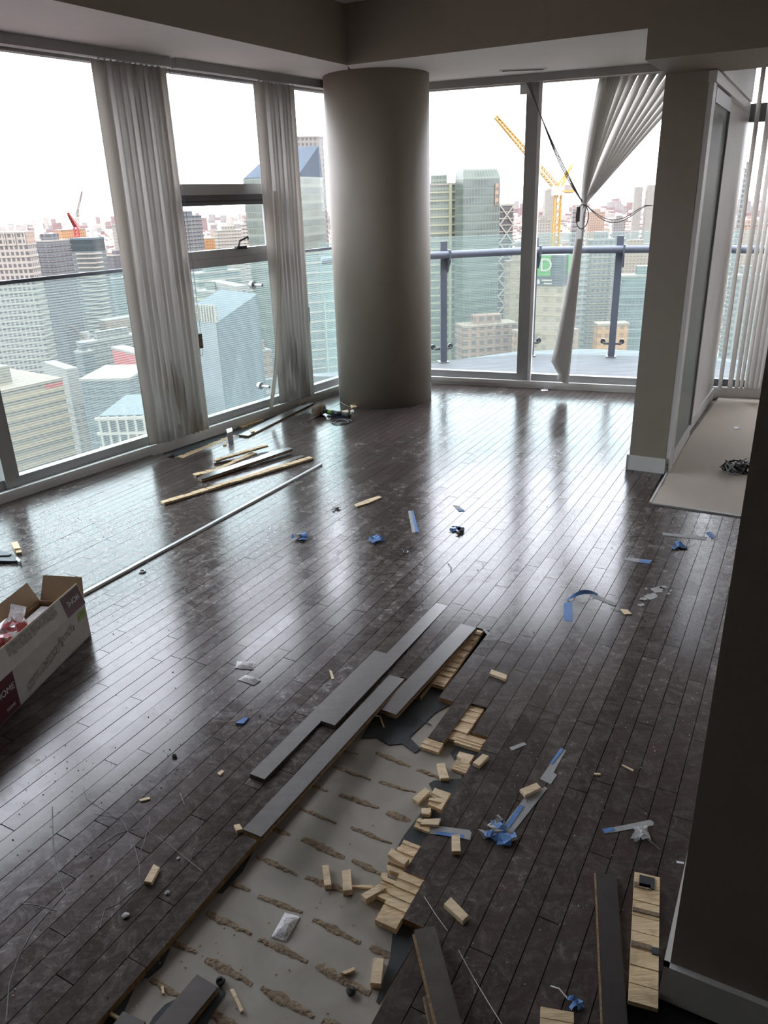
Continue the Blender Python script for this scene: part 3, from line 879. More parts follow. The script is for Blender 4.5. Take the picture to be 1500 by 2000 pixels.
for k in range(13):      # one slat that has slipped out of the stack
    t = k / 12; z = 1.68 - 1.585 * t
    c = LW(2.44 - 0.24 * t ** 2.2, -0.12, z)
    L_.append(c - DL * 0.036 - NL * 0.012); R_.append(c + DL * 0.036 + NL * 0.012)
mb.strip(L_, R_, 0.0012); mb.build('slipped_slat', 'vane', b2, smooth=True)
chain(b2, [LW(2.775, -0.06, 2.40), LW(2.78, -0.06, 0.75)])
MB().obox(LW(2.78, -0.06, 0), DL, NL, -0.014, 0.014, -0.01, 0.01, 0.68, 0.80).build('cord_weight', 'sponge', b2)

# tied-back blind at the far window
b3 = thing('vertical_blind', 'vertical blind tied back in a bundle at the far window', 'blind', RW(1.35, -0.06, 0.08), 'vertical blinds at the windows')
MB().obox(B0, DR, NR, -0.40, 2.13, -0.085, -0.040, 2.405, SOF - 0.001).build('head_rail', 'frame', b3)
PIN = RW(1.295, -0.10, 1.515)
tops = [1.375, 1.395, 1.42, 1.445, 1.475, 1.535, 1.595, 1.66, 1.73, 1.80, 1.87, 1.94, 2.01, 2.08]
nt_ = len(tops)
for k, s in enumerate(tops):
    tw = k / (nt_ - 1)
    L_, R_ = [], []
    for j in range(25):
        t = j / 24
        z = 2.395 - t * (2.395 - 0.085 - 0.012 * (nt_ - k) * (1 if k < 8 else 0.3))
        zp = 1.515
        if z > zp:
            a_ = (2.395 - z) / (2.395 - zp)
            c = RW(s, -0.06, 0).lerp(PIN + DR * (0.02 * tw - 0.01) + NR * (-0.004 * k * 0.6), 1 - (1 - a_) ** (1.05 + 0.55 * (1 - tw)) if tw < 0.5 else a_ ** 0.93)
            wd = 0.0445 * (1 - 0.62 * a_ ** 2.5)
        else:
            a_ = (zp - z) / (zp - 0.085)
            end = RW(1.105 + 0.15 * (1 - tw) ** 0.0 * (k / nt_), -0.10 - 0.004 * k, 0)
            c = (PIN + DR * (0.02 * tw - 0.01) + NR * (-0.004 * k * 0.6)).lerp(end, a_ ** 1.15)
            wd = 0.0445 * (0.38 + 0.5 * a_)
        c.z = z
        ang_d = (DR * math.cos(0.75) - NR * math.sin(0.75))
        L_.append(c - ang_d * wd); R_.append(c + ang_d * wd)
    MB().strip(L_, R_, 0.0012).build('slat', 'vane', b3, smooth=True)
for k in range(3):
    a_ = RW(0.80 + 0.012 * k, -0.05, 2.405)
    pts = [a_.lerp(PIN, t) + Vector((0, 0, -0.06 * math.sin(math.pi * t) * (0.5 + 0.5 * k))) for t in [i / 10 for i in range(11)]]
    chain(b3, pts, 0.0040, 'tie_cord')
lp = [PIN + DR * 0.05 * math.sin(a) + Vector((0, 0, -0.09 + 0.09 * math.cos(a))) - NR * (0.05 + 0.02 * math.sin(a)) for a in [i * math.pi / 9 for i in range(19)]]
chain(b3, lp, 0.004, 'tie_cord')
for q in (0.0, 0.02):
    chain(b3, [PIN + DR * (0.02 + 0.5 * t) + Vector((0, 0, -0.11 * math.sin(math.pi * min(1, t * 1.15)) - 0.02 * t - q * math.sin(math.pi * t))) - NR * 0.05 for t in [i / 10 for i in range(11)]], 0.0028, 'tie_cord')
MB().obox(PIN - DR * 0.03, DR, NR, -0.014, 0.012, -0.07, -0.05, 1.39, 1.50).build('cord_weight', 'cord', b3)
MB().obox(B0, DR, NR, 0.745, 0.80, -0.03, 0.0, 2.33, 2.405).build('cord_housing', 'sill', b3)

# bedroom blind
b4 = thing('vertical_blind', 'half open vertical blind in the bedroom behind the sliding door', 'blind', RW(2.9, -0.07, 0.09), 'vertical blinds at the windows')
MB().obox(B0, DR, NR, 2.37, 3.7, -0.095, -0.045, 2.41, SOF - 0.001).build('head_rail', 'frame', b4)
for k in range(15):
    s = 2.47 + k * 0.075 if k < 2 else 2.56 + (k - 1) * 0.034
    mb = MB(); vane_mesh(mb, RW(s, -0.07, 0), math.atan2(DR.y, DR.x) + R(-72 + vr.uniform(-8, 8)), 0.089, 0.09, 2.40, 0.009)
    mb.build('slat', 'vane', b4, smooth=True)
chain(b4, [RW(2.415, -0.07, 2.40), RW(2.415, -0.07, 0.5)])

# ================================================================== things on the floor
def slab_thing(name, label, cat, px, z0, h, mat, group=None, side=None, bevel=0.0):
    top = [spot(x, y, z0 + h) for x, y in px]
    c = base_of([(p.x, p.y, z0) for p in top])
    mb = MB()
    ar = sum(top[i].x * top[(i + 1) % len(top)].y - top[(i + 1) % len(top)].x * top[i].y for i in range(len(top)))
    if ar < 0: top = top[::-1]
    if bevel:
        cen = sum(top, Vector()) / len(top)
        inn = [p + (cen - p).normalized() * bevel for p in top]
        b = len(mb.v); k = len(top)
        for lay, z in ((top, z0), (top, z0 + h - bevel * 0.7), (inn, z0 + h)):
            mb.v += [(p.x, p.y, z) for p in lay]
        mb.f.append(tuple(reversed(range(k)))); mb.f.append(tuple(2 * k + i for i in range(k)))
        for l in range(2):
            for i in range(k):
                j = (i + 1) % k
                mb.f.append((l * k + i, l * k + j, (l + 1) * k + j, (l + 1) * k + i))
    else:
        mb.prism(top, z0, z0 + h)
    o = mb.build(name, mat, None, c)
    if side: two_tone(o, side)
    return tag(o, label, cat, group)
GW = 'loose blond wood blocks'
def c3(*p): return [(700 + x / 5, 1450 + y / 5) for x, y in p]
def c4(*p): return [(180 + x / 2.5, 1600 + y / 2.5) for x, y in p]
def c5(*p): return [(680 + x / 2.42, 1700 + y / 2.42) for x, y in p]
def c7(*p): return [(800 + x / 2.885, 1420 + y / 2.885) for x, y in p]
blocks = [
 ('small blond block on dark floor beside the strip\'s far right corner', c3((1215, 108), (1275, 130), (1182, 228), (1115, 195)), 0.0, 0.012),
 ('notched blond offcut lying at the edge of the underlay', c3((985, 85), (1135, 125), (1075, 215), (985, 195), (1005, 160), (960, 130)), SLAB, 0.016),
 ('upright-pointing blond block alone on the far right concrete', c3((765, 205), (840, 195), (888, 350), (800, 355)), SLAB, 0.014),
 ('flat pale blond block next to the grey underlay scrap', c3((650, 440), (700, 475), (585, 590), (525, 545)), SLAB, 0.012),
 ('E-shaped splintered blond offcut against the right board edge', c3((745, 440), (905, 495), (812, 658), (765, 640), (822, 590), (690, 562), (690, 545), (840, 545), (715, 490)), SLAB, 0.018),
 ('tiny square blond block on the underlay', c3((615, 640), (705, 635), (712, 670), (695, 705), (620, 695)), SLAB, 0.014),
 ('pale wedge of wood lying over the torn board edge', c3((600, 800), (640, 745), (805, 740), (780, 805)), 0.002, 0.008),
 ('blond block resting on the end of the grey tape', c3((910, 900), (990, 895), (1000, 1065), (910, 1065)), 0.002, 0.012),
 ('pale blond block leaning on the torn core by the right board edge', c3((325, 1030), (495, 1140), (450, 1195), (285, 1090)), -0.004, 0.012),
 ('thick blond block on the concrete touching the torn pile', c3((210, 1375), (268, 1420), (75, 1530), (22, 1485)), SLAB, 0.020),
 ('little white-ended blond chip above the thick block', c3((225, 1270), (295, 1270), (285, 1330), (225, 1320)), SLAB, 0.014),
 ('large lone blond block on the dark boards, lower middle', c3((905, 1508), (1080, 1690), (1020, 1745), (835, 1575)), 0.0, 0.014),
 ('blond block alone on the dark boards at lower left', c4((300, 218), (330, 235), (290, 310), (252, 303)), 0.0, 0.010),
 ('left one of two blond blocks side by side on the concrete', c4((1122, 225), (1155, 222), (1168, 322), (1135, 325)), SLAB, 0.014),
 ('right one of two blond blocks side by side on the concrete', c4((1218, 250), (1262, 243), (1270, 345), (1225, 350)), SLAB, 0.018),
 ('tall blond block standing apart on the concrete near the lower right boards', c4((1372, 675), (1425, 680), (1410, 805), (1358, 800)), SLAB, 0.018),
 ('blond block lying across the long strip of tape', c7((620, 350), (715, 312), (742, 340), (650, 385)), 0.002, 0.010),
 ('thin blond stick on dark boards right of the torn row', [(960, 1307), (991, 1318), (988, 1327), (956, 1315)], 0.0, 0.010),
 ('pale wood chip beside the arched blue tape', [(1211, 1189), (1226, 1190), (1235, 1199), (1220, 1199)], 0.0, 0.004),
]
for lab, px, z0, h in blocks:
    slab_thing('wood_block', lab, 'wood block', px, z0, h, 'blond2', GW, bevel=0.0015)
sticks = [
 ('short blond stick on the concrete at the lower middle', c4((672, 830), (690, 825), (738, 930), (725, 942)), SLAB, 0.007),
 ('stubby brown stick near the tall blond block', c4((1215, 748), (1278, 722), (1282, 735), (1235, 755)), SLAB, 0.008),
 ('slender stick lying level beside the pair of blocks', c4((1270, 320), (1370, 322), (1365, 335), (1270, 330)), SLAB, 0.005),
 ('matchlike pale splinter near the dark loose board', c4((336, 815), (348, 813), (352, 850), (342, 853)), SLAB, 0.005),
 ('split brown sliver at the bottom of the left board edge', c4((75, 945), (95, 940), (155, 975), (140, 985)), SLAB, 0.010),
 ('long thin splinter above the torn blond pile', c3((275, 1190), (440, 1250), (420, 1285), (300, 1245)), SLAB, 0.014),
 ('thin splinter on dark floor near the blue tape strip', c7((1195, 213), (1200, 210), (1262, 240), (1258, 247)), 0.0, 0.003),
 ('tiny blond sliver right of the tape strip', c7((1040, 258), (1076, 260), (1075, 267), (1042, 267)), 0.0, 0.004),
 ('crooked blond splinter in front of the column', [(692, 985), (715, 976), (740, 968), (746, 971), (720, 982), (697, 989)], 0.0, 0.008),
 ('little tan chip on dark boards left of the lifted board', [(424, 1510), (433, 1503), (438, 1506), (430, 1514)], 0.0, 0.004),
 ('pale shaving curled by the grey packets', [(643, 1308), (648, 1310), (653, 1325), (648, 1327)], 0.0, 0.003),
 ('pinkish crumb stick on the boards by the crossing scratches', [(272, 1561), (292, 1556), (293, 1560), (274, 1565)], 0.0, 0.004),
]
for lab, px, z0, h in sticks:
    slab_thing('wood_splinter', lab, 'splinter', px, z0, h, 'blond2', 'wood splinters')

MAT['framedwood'] = plain('dark_matt_plank', (0.030, 0.021, 0.020), (0.022, 0.015, 0.014), 30, 0.5)
# loose boards -------------------------------------------------------------
def board(name, label, ends_px, w_, z0, z1, th=0.019, top='plankloose', cat='floor board', group='loose floor boards', face='ply', taper=1.0, twist=0.0):
    a, b_2 = spot(*ends_px[0], max(z0, z1) * 0 + z0 + th), spot(*ends_px[1], z1 + th)
    d_ = (b_2 - a); d_.z = 0; L = d_.length; d_.normalize(); n2 = Vector((-d_.y, d_.x, 0))
    root = thing(name, label, cat, Vector((a.x, a.y, z0)), group)
    def ringz(t, z, ww): 
        c = a.lerp(b_2, t); c.z = z
        tw = twist * (t - 0.5)
        return [c - n2 * ww / 2 - Vector((0, 0, tw)), c + n2 * ww / 2 + Vector((0, 0, tw))]
    def lay(f0, f1, wa, wb, nm, mt):
        p0, p1 = ringz(0, z0 + f0, wa), ringz(1, z1 + f0, wb)
        q0, q1 = ringz(0, z0 + f1, wa), ringz(1, z1 + f1, wb)
        MB().hexa([p0[0], p0[1], p1[1], p1[0], q0[0], q0[1], q1[1], q1[0]]).build(nm, mt, root)
    lay(0, th - 0.005, w_ * 0.97, w_ * 0.97 * taper, 'ply_core', face)
    lay(th - 0.005, th, w_, w_ * taper, 'stained_face', top)
    # tongue along one side
    c0 = a - n2 * w_ * 0.52; c1 = b_2 - n2 * w_ * taper * 0.52
    c0.z = z0 + th * 0.5; c1.z = z1 + th * 0.5
    MB().bar(c0, c1, 0.006, 0.005).build('tongue', face, root)
    return root
board('floor_board', 'long glossy board prised up along the left edge of the torn strip', ((492, 1627), (775, 1322)), 0.060, 0.044, 0.001, 0.019)
board('floor_board', 'dusty board with its cut end raised over the black underlay', ((757, 1390), (915, 1222)), 0.066, 0.0, 0.0, 0.019)
board('floor_board', 'short dark board lying on the concrete at the bottom left', ((405, 1915), (300, 2040)), 0.062, SLAB + 0.004, SLAB + 0.006, 0.020)
board('floor_board', 'dark board end poking into the frame left of the short dark board', ((262, 1985), (200, 2070)), 0.060, SLAB + 0.003, SLAB + 0.003, 0.018)
board('floor_board', 'dark board lying face up across the boards at the bottom centre', ((829, 1812), (880, 2010)), 0.050, 0.0, 0.0, 0.032)
board('floor_board', 'narrow dark board beside the bottom centre board', ((842, 1942), (860, 2030)), 0.030, 0.0, 0.0, 0.014)
board('floor_board', 'matt dark board flat on the floor left of the blond board underside', ((1184, 1708), (1204, 2040)), 0.050, 0.0, 0.0, 0.007, top='framedwood')
# blond undersides at the lower right
def underside(label, a_px, b_px, w_, laths, scraps=()):
    th = 0.018
    a, b_2 = spot(*a_px, th), spot(*b_px, th)
    d_ = b_2 - a; L = d_.length; d_.normalize(); n2 = Vector((-d_.y, d_.x, 0))
    root = thing('floor_board', label, 'floor board', Vector((a.x, a.y, 0)), 'loose floor boards')
    MB().obox(a, d_, n2, 0, L, -w_ / 2, w_ / 2, 0.0, 0.005).build('stained_face', 'plankloose', root)
    u_ = 0.0; rn = random.Random(4)
    for k in range(laths):
        e = L * (k + 1) / laths
        MB().obox(a, d_, n2, u_ + 0.0012, e - 0.0012, -w_ / 2, w_ / 2, 0.005, th - rn.uniform(0, 0.002)).build('core_lath', 'blond', root)
        u_ = e
    for s0, s1, wd, mt in scraps:
        MB().obox(a, d_, n2, s0, s1, -w_ / 2 * wd[0], w_ / 2 * wd[1], th - 0.001, th + 0.003).build('glue_smear' if mt == 'glue' else 'underlay_scrap', mt, root)
    return root
underside('blond grooved underside of a long board beside the near wall', (1264, 1707), (1256, 1962), 0.060, 8, ((0.035, 0.05, (1.0, 0.3), 'glue'), (0.01, 0.045, (0.6, 0.6), 'underlay'), (0.112, 0.122, (1.0, 1.0), 'glue'), (0.205, 0.218, (1.0, 0.5), 'glue'), (0.208, 0.226, (-0.5, 1.0), 'underlay')))
underside('square blond board end at the bottom edge right of centre', (1088, 1970), (1088, 2040), 0.068, 3)

# pile of torn boards by the left windows
gp = 'torn boards by the left windows'
def torn(label, a_px, b_px, w_, h, blond=True, z0=0.0, z1=0.0, ends=None):
    a, b_2 = spot(*a_px, 0), spot(*b_px, 0)
    d_ = b_2 - a; d_.z = 0; L = d_.length; d_.normalize(); n2 = Vector((-d_.y, d_.x, 0))
    root = thing('torn_board', label, 'floor board', Vector((a.x, a.y, min(z0, z1))), gp)
    k = max(5, int(L / 0.05)); rn = random.Random(int(a_px[0] * 7 + a_px[1]))
    prof = [w_ * rn.uniform(0.75, 1.0) * (1 if 0 < i < k else 0.8) for i in range(k + 1)]
    def layer(nm, mt, f0, f1, sc):
        L_, R_, L2, R2 = [], [], [], []
        mb = MB()
        for i in range(k):
            t0, t1 = i / k, (i + 1) / k
            za, zb_ = z0 + (z1 - z0) * t0, z0 + (z1 - z0) * t1
            p = [a + d_ * L * t0 - n2 * w_ / 2, a + d_ * L * t1 - n2 * w_ / 2, a + d_ * L * t1 + n2 * (prof[i + 1] - w_ / 2) * sc, a + d_ * L * t0 + n2 * (prof[i] - w_ / 2) * sc]
            zs = [za, zb_, zb_, za]
            mb.face_poly([Vector((q.x, q.y, z + f0)) for q, z in zip(p, zs)], [Vector((q.x, q.y, z + f1)) for q, z in zip(p, zs)])
        mb.build(nm, mt, root)
    if blond:
        layer('stained_face', 'plankloose', 0, h * 0.35, 1.0)
        u_ = 0.0; zz = rn
        for i in range(k):
            e0, e1 = L * i / k, L * (i + 1) / k - 0.004
            zc = z0 + (z1 - z0) * i / k
            MB().obox(a, d_, n2, e0, e1, -w_ / 2 * rn.uniform(0.8, 1), w_ / 2 * rn.uniform(0.6, 1), zc + h * 0.35, zc + h * rn.uniform(0.85, 1.05)).build('core_lath', 'blond', root)
    else:
        layer('ply_core', 'ply', 0, h * 0.7, 0.95)
        layer('stained_face', 'plankloose', h * 0.7, h, 1.0)
    return root
torn('long torn board with blond core facing up, nearest of the pile', (317, 986), (608, 897), 0.052, 0.018)
torn('dark topped torn board in the middle of the pile', (388, 940), (566, 884), 0.075, 0.020, blond=False, z0=0.002, z1=0.016)
torn('short blond torn board under the dark topped one', (380, 930), (440, 916), 0.055, 0.012)
torn('crossed blond splintered lath at the back of the pile', (420, 905), (522, 877), 0.040, 0.014, z0=0.012, z1=0.02)
torn('splintered blond lath running under the crossed one', (425, 918), (497, 886), 0.045, 0.011)
torn('dark sliver lying left of the crossed laths', (418, 907), (470, 897), 0.02, 0.010, blond=False)
torn('narrow dark torn strip between the two long torn boards', (475, 935), (590, 893), 0.05, 0.012, blond=False)
# long dark board lying in the torn slot by the sill, bits around it
board('floor_board', 'long dark board lying loose beside the window sill', ((475, 850), (604, 786)), 0.085, 0.0, 0.0, 0.012)
o = slab_thing('wood_block', 'upright dark board offcut leaning by the sill under the blind stack', 'wood block', [(442, 838), (453, 835), (454, 842), (444, 846)], 0.0, 0.075, 'plankloose', GW)
slab_thing('wood_block', 'striped blond offcut against the sill below the second blind stack', 'wood block', [(566, 788), (574, 780), (593, 780), (583, 789)], 0.0, 0.02, 'blond', GW)
slab_thing('wood_block', 'small pale chip on floor between sill and board pile', 'wood block', [(434, 865), (441, 863), (443, 868), (436, 870)], 0.0, 0.006, 'blond2', GW)
slab_thing('wood_block', 'tan chip at the foot of the column', 'wood block', [(684, 791), (695, 789), (697, 794), (687, 796)], 0.0, 0.012, 'blond2', GW)
slab_thing('wood_block', 'tiny chip stuck in the joint of the sill board', 'wood block', [(488, 839), (496, 837), (497, 842), (490, 844)], 0.012, 0.008, 'blond2', GW)
# splinters lifting at the crack of the prised board
slab_thing('wood_splinter', 'pale splinter split from the prised board', 'splinter', [(635, 1455), (672, 1440), (678, 1452), (645, 1467)], 0.0, 0.012, 'ply', 'wood splinters')
slab_thing('wood_splinter', 'blond splinter under the near end of the prised board', 'splinter', [(456, 1611), (468, 1609), (474, 1619), (462, 1622)], 0.0, 0.012, 'blond2', 'wood splinters')
o = MB().tube([spot(728, 1397, 0.0), spot(742, 1399, -0.004), spot(750, 1421, SLAB + 0.004)], 0.003, 5).build('wood_splinter', 'blond2', None, spot(742, 1399, SLAB))
tag(o, 'bent thin sliver hanging over the underlay below the board end', 'splinter', 'wood splinters')

# tape ----------------------------------------------------------------------
GT = 'scraps of masking tape on the floor'
def tape(label, px, mat='tapeg', blue=None, z=0.0, th=0.0012):
    top = [spot(x, y, z + th) for x, y in px]
    root = thing('masking_tape', label, 'tape', base_of([(p.x, p.y, z) for p in top]), GT)
    MB().prism(top, z + 0.0002, z + th).build('strip', mat, root)
    if blue:
        MB().prism([spot(x, y, z + th) for x, y in blue], z + th, z + th + 0.0012).build('blue_edge', 'tapeb', root)
    return root
tape('grey tape with a blue edge lying over the right board edge', c3((700, 805), (1085, 855), (1105, 880), (1090, 950), (695, 890)), 'tapeg', c3((760, 868), (1030, 905), (1025, 940), (755, 900)))
tape('upper grey tape strip with stepped end', c7((850, 120), (882, 130), (810, 258), (832, 268), (795, 322), (735, 292)), 'tapeg', c7((850, 120), (870, 126), (805, 210), (790, 205)))
tape('long diagonal grey tape strip ending in a blue tangle', [(1065, 1536), (1069, 1540), (997, 1632), (975, 1623), (1024, 1558)], 'tapeg', c7((620, 440), (645, 450), (560, 572), (535, 560)))
tape('small grey tape rectangle above the stepped strip', c7((562, 115), (645, 85), (660, 98), (575, 132)))
tape('grey tape with two blue ends by the clear wrapper', [(1176, 1620), (1270, 1601), (1277, 1606), (1276, 1612), (1182, 1628)], 'tapeg', [(1176, 1620), (1196, 1616), (1202, 1621), (1182, 1628)])
tape('upright grey tape scrap with blue side in the middle of the floor', [(797, 998), (807, 997), (818, 1039), (805, 1040)], 'tapeg', [(803, 998), (807, 997), (818, 1039), (812, 1040)])
tape('long grey tape near the carpet corner', [(1293, 1040), (1382, 1049), (1379, 1055), (1295, 1045)])
tape('short blue-edged tape across the end of the carpet-side strip', [(1379, 1040), (1388, 1038), (1405, 1052), (1396, 1055)], 'tapeg', [(1379, 1040), (1386, 1039), (1398, 1050), (1391, 1052)])
tape('blue and grey tape left of the plaster spill', [(1219, 1088), (1274, 1094), (1268, 1101), (1220, 1094)], 'tapeg', [(1248, 1093), (1274, 1094), (1268, 1101), (1250, 1099)])
tape('vertical blue tape rectangle below the arched tape', [(1101, 1177), (1118, 1175), (1119, 1214), (1101, 1212)], 'tapeb')
tape('small grey and blue scrap nearest the far windows', [(884, 986), (896, 988), (908, 998), (896, 999)], 'tapeg', [(893, 994), (905, 995), (908, 998), (896, 999)])
tape('tiny pale strip at the end of the torn row', [(942, 1229), (947, 1228), (959, 1238), (954, 1242)])
tape('white scrap at the foot of the far window sill', [(1056, 761), (1068, 757), (1071, 763), (1058, 764)], 'paper')
tape('small white scrap at the foot of the near wall', [(1321, 1681), (1336, 1684), (1336, 1687), (1322, 1685)], 'paper')
def crumple(name, label, cat, px, size, mats, group, seed, n=3, squash=0.5, z=0.0):
    """a few folded ribbons heaped together"""
    rn = random.Random(seed); c = spot(*px, z)
    root = thing(name, label, cat, c, group)
    for k in range(n):
        a = rn.uniform(0, 6.28); L_, R_ = [], []
        d_ = Vector((math.cos(a), math.sin(a), 0)); n2 = Vector((-d_.y, d_.x, 0))
        ph = rn.uniform(0, 6)
        o_ = n2 * rn.uniform(-0.3, 0.3) * size
        for i in range(8):
            t = i / 7 - 0.5
            zz = z + 0.002 + size * squash * (0.35 + 0.32 * math.sin(ph + t * 7)) * (1 - 1.6 * t * t)
            p = c + o_ + d_ * size * t + n2 * size * 0.12 * math.sin(ph * 2 + t * 5); p.z = max(z + 0.001, zz)
            wv = n2 * size * 0.16 + Vector((0, 0, size * 0.08 * math.sin(ph + i)))
            q1, q2 = p - wv, p + wv
            q1.z = max(q1.z, z + 0.001); q2.z = max(q2.z, z + 0.001)
            L_.append(q1); R_.append(q2)
        MB().strip(L_, R_, 0.0008).build('fold', mats[k % len(mats)], root)
    return root
crumple('masking_tape', 'blue tangle of twisted tape at the end of the long strip', 'tape', (975, 1630), 0.085, ('tapeb', 'tapeg', 'tapeb'), GT, 3, 5, 0.2)
crumple('masking_tape', 'crumpled blue tape below the board pile', 'tape', (585, 1051), 0.085, ('tapeb', 'tapeg'), GT, 8, 3, 0.3)
crumple('masking_tape', 'folded bright blue tape in front of the column reflection', 'tape', (736, 1056), 0.08, ('tapeb',), GT, 12, 3, 0.3)
crumple('masking_tape', 'blue and dark crumpled tape right of the upright scrap', 'tape', (892, 1038), 0.075, ('tapeb', 'black', 'tapeb'), GT, 15, 3, 0.35)
crumple('masking_tape', 'bent blue tape below the carpet-side tape strip', 'tape', (1323, 1067), 0.075, ('tapeb', 'tapeb'), GT, 19, 3, 0.3)
crumple('masking_tape', 'small white and dark scrap left of the blond splinter', 'tape', (655, 995), 0.05, ('paper', 'black'), GT, 23, 2, 0.3)
tape('small blue folded scrap left of the torn strip', [(460, 1412), (475, 1402), (486, 1401), (475, 1413)], 'tapeb', th=0.006)
crumple('masking_tape', 'blue bottle-label scrap by the square board end', 'tape', (1122, 1962), 0.030, ('tapeb', 'tapeb'), GT, 29, 3, 0.4)
crumple('plastic_wrapper', 'crumpled clear plastic wrapper by the taped strip', 'wrapper', (1250, 1631), 0.045, ('clear',), None, 31, 6, 0.45)
crumple('masking_tape', 'grey curl with dark edge between the blue scraps', 'tape', (793, 1079), 0.03, ('paper', 'black'), GT, 33, 2, 0.4)
# arched blue tape
root = thing('masking_tape', 'arched blue tape with a pale tail on the right', 'tape', spot(1150, 1172, 0), GT)
L_, R_ = [], []
for t in [i / 12 for i in range(13)]:
    p = spot(1108, 1174).lerp(spot(1168, 1164), t) + Vector((0, 0, 0.002 + 0.018 * math.sin(math.pi * t)))
    L_.append(p + Vector((0, 0, 0.0))); R_.append(p + Vector((0.003, 0.016, 0.012 * math.sin(math.pi * t))))
MB().strip(L_, R_, 0.0008).build('arch', 'tapeb', root)
MB().prism([spot(1150, 1160), spot(1170, 1164), spot(1205, 1180), spot(1200, 1184), (spot(1160, 1168))], 0.0003, 0.0014).build('strip', 'tapeg', root)

# silica gel packets ----------------------------------------------------------
def packet(label, px, z):
    top = [spot(x, y, z + 0.006) for x, y in px]
    root = thing('desiccant_packet', label, 'packet', base_of([(p.x, p.y, z) for p in top]), 'desiccant packets')
    k = 10; rn = random.Random(int(px[0][0]))
    mb = MB(); g = []
    for i in range(k + 1):
        for j in range(k + 1):
            s, t = i / k, j / k
            p = top[0].lerp(top[1], s).lerp(top[3].lerp(top[2], s), t)
            e = min(s, 1 - s, t, 1 - t)
            hz = 0.0 if e < 0.04 else min(1, (e - 0.04) * 5) * 0.010 * rn.uniform(0.75, 1.1)
            mb.v.append((p.x, p.y, z + 0.0025 + hz))
    for i in range(k):
        for j in range(k):
            a = i * (k + 1) + j
            mb.f.append((a, a + 1, a + k + 2, a + k + 1))
    mb.build('pouch', 'paper', root, smooth=True)
    MB().prism(top, z + 0.0004, z + 0.0024).build('sealed_rim', 'paper', root)
packet('white desiccant packet lying on the bare concrete', c4((940, 450), (1015, 470), (945, 592), (875, 568)), SLAB)
packet('upper one of two white desiccant packets on the dark boards', [(463, 1290), (499, 1292), (495, 1306), (459, 1303)], 0.0)
packet('lower one of two white desiccant packets on the dark boards', [(480, 1316), (509, 1327), (496, 1336), (465, 1326)], 0.0)

# white trim rod ---------------------------------------------------------------
ra, rb = spot(160, 1158, 0.012), spot(627, 905, 0.012)
root = thing('trim_strip', 'long thin white trim strip lying across the floor to the box', 'trim strip', Vector((ra.x, ra.y, 0)))
d_ = (rb - ra).normalized(); n2 = Vector((-d_.y, d_.x, 0))
MB().hexa([ra - n2 * .011 - Vector((0, 0, .012)), rb - n2 * .011 - Vector((0, 0, .012)), rb + n2 * .011 - Vector((0, 0, .012)), ra + n2 * .011 - Vector((0, 0, .012)), ra - n2 * .011, rb - n2 * .011, rb + n2 * .007, ra + n2 * .007]).build('profile', 'white', root)
MB().bar(ra + n2 * 0.013 + Vector((0, 0, -0.009)), rb + n2 * 0.013 + Vector((0, 0, -0.009)), 0.006, 0.004).build('lip', 'white', root)

cr0 = random.Random(5)
MAT['scratch'] = plain('scratched_finish', (0.16, 0.145, 0.14), (0.09, 0.08, 0.078), 80, 0.6)
# plaster spill ----------------------------------------------------------------
pr_ = random.Random(40)
root = thing('plaster_spill', 'dried white plaster splash on the boards by the bedroom', 'spill', spot(1275, 1160))
for cx, cy_, rx, ry in ((1285, 1152, 14, 7), (1272, 1165, 16, 6), (1297, 1148, 8, 4), (1257, 1170, 9, 3), (1252, 1182, 8, 3), (1262, 1150, 3, 2), (1306, 1160, 4, 2), (1310, 1154, 3, 2)):
    pts = [spot(cx + rx * math.cos(a) * pr_.uniform(0.6, 1.2), cy_ + ry * math.sin(a) * pr_.uniform(0.6, 1.2)) for a in [2 * math.pi * k / 14 for k in range(14)]]
    MB().prism(pts, 0.0002, 0.0016).build('splash', 'plaster', root)

# long pale scratches in the finish
for k, pl_ in enumerate(([(102, 1575), (104, 1650), (114, 1715), (127, 1745), (100, 1775), (65, 1815), (35, 1870), (18, 1920), (12, 1995)], [(163, 1540), (170, 1562), (215, 1590), (242, 1608), (262, 1650), (272, 1690), (272, 1720)], [(255, 1585), (290, 1625), (330, 1650), (395, 1702)], [(292, 1595), (292, 1610), (280, 1650), (270, 1672)], [(185, 1590), (220, 1595), (242, 1606)], [(265, 1735), (230, 1765), (205, 1775), (195, 1812)], [(40, 1764), (75, 1768), (110, 1778)], [(190, 1655), (230, 1628), (272, 1616)], [(352, 1550), (360, 1572)], [(1265, 1640), (1290, 1660)], [(1330, 1440), (1345, 1446), (1352, 1452)], [(640, 1220), (645, 1235)], [(810, 1228), (800, 1260), (795, 1280)], [(905, 1345), (930, 1352)])):
    L_, R_ = [], []
    for i, q in enumerate(pl_):
        p = spot(*q); a = spot(*pl_[min(i + 1, len(pl_) - 1)]) - spot(*pl_[max(i - 1, 0)]); n2 = Vector((-a.y, a.x, 0)).normalized() * cr0.uniform(0.0006, 0.0016)
        L_.append(p - n2 + Vector((0, 0, .0006))); R_.append(p + n2 + Vector((0, 0, .0006)))
    MB().strip(L_, R_, 0.0003).build('scratch', 'scratch', floor, origin=(0, 0, 0))
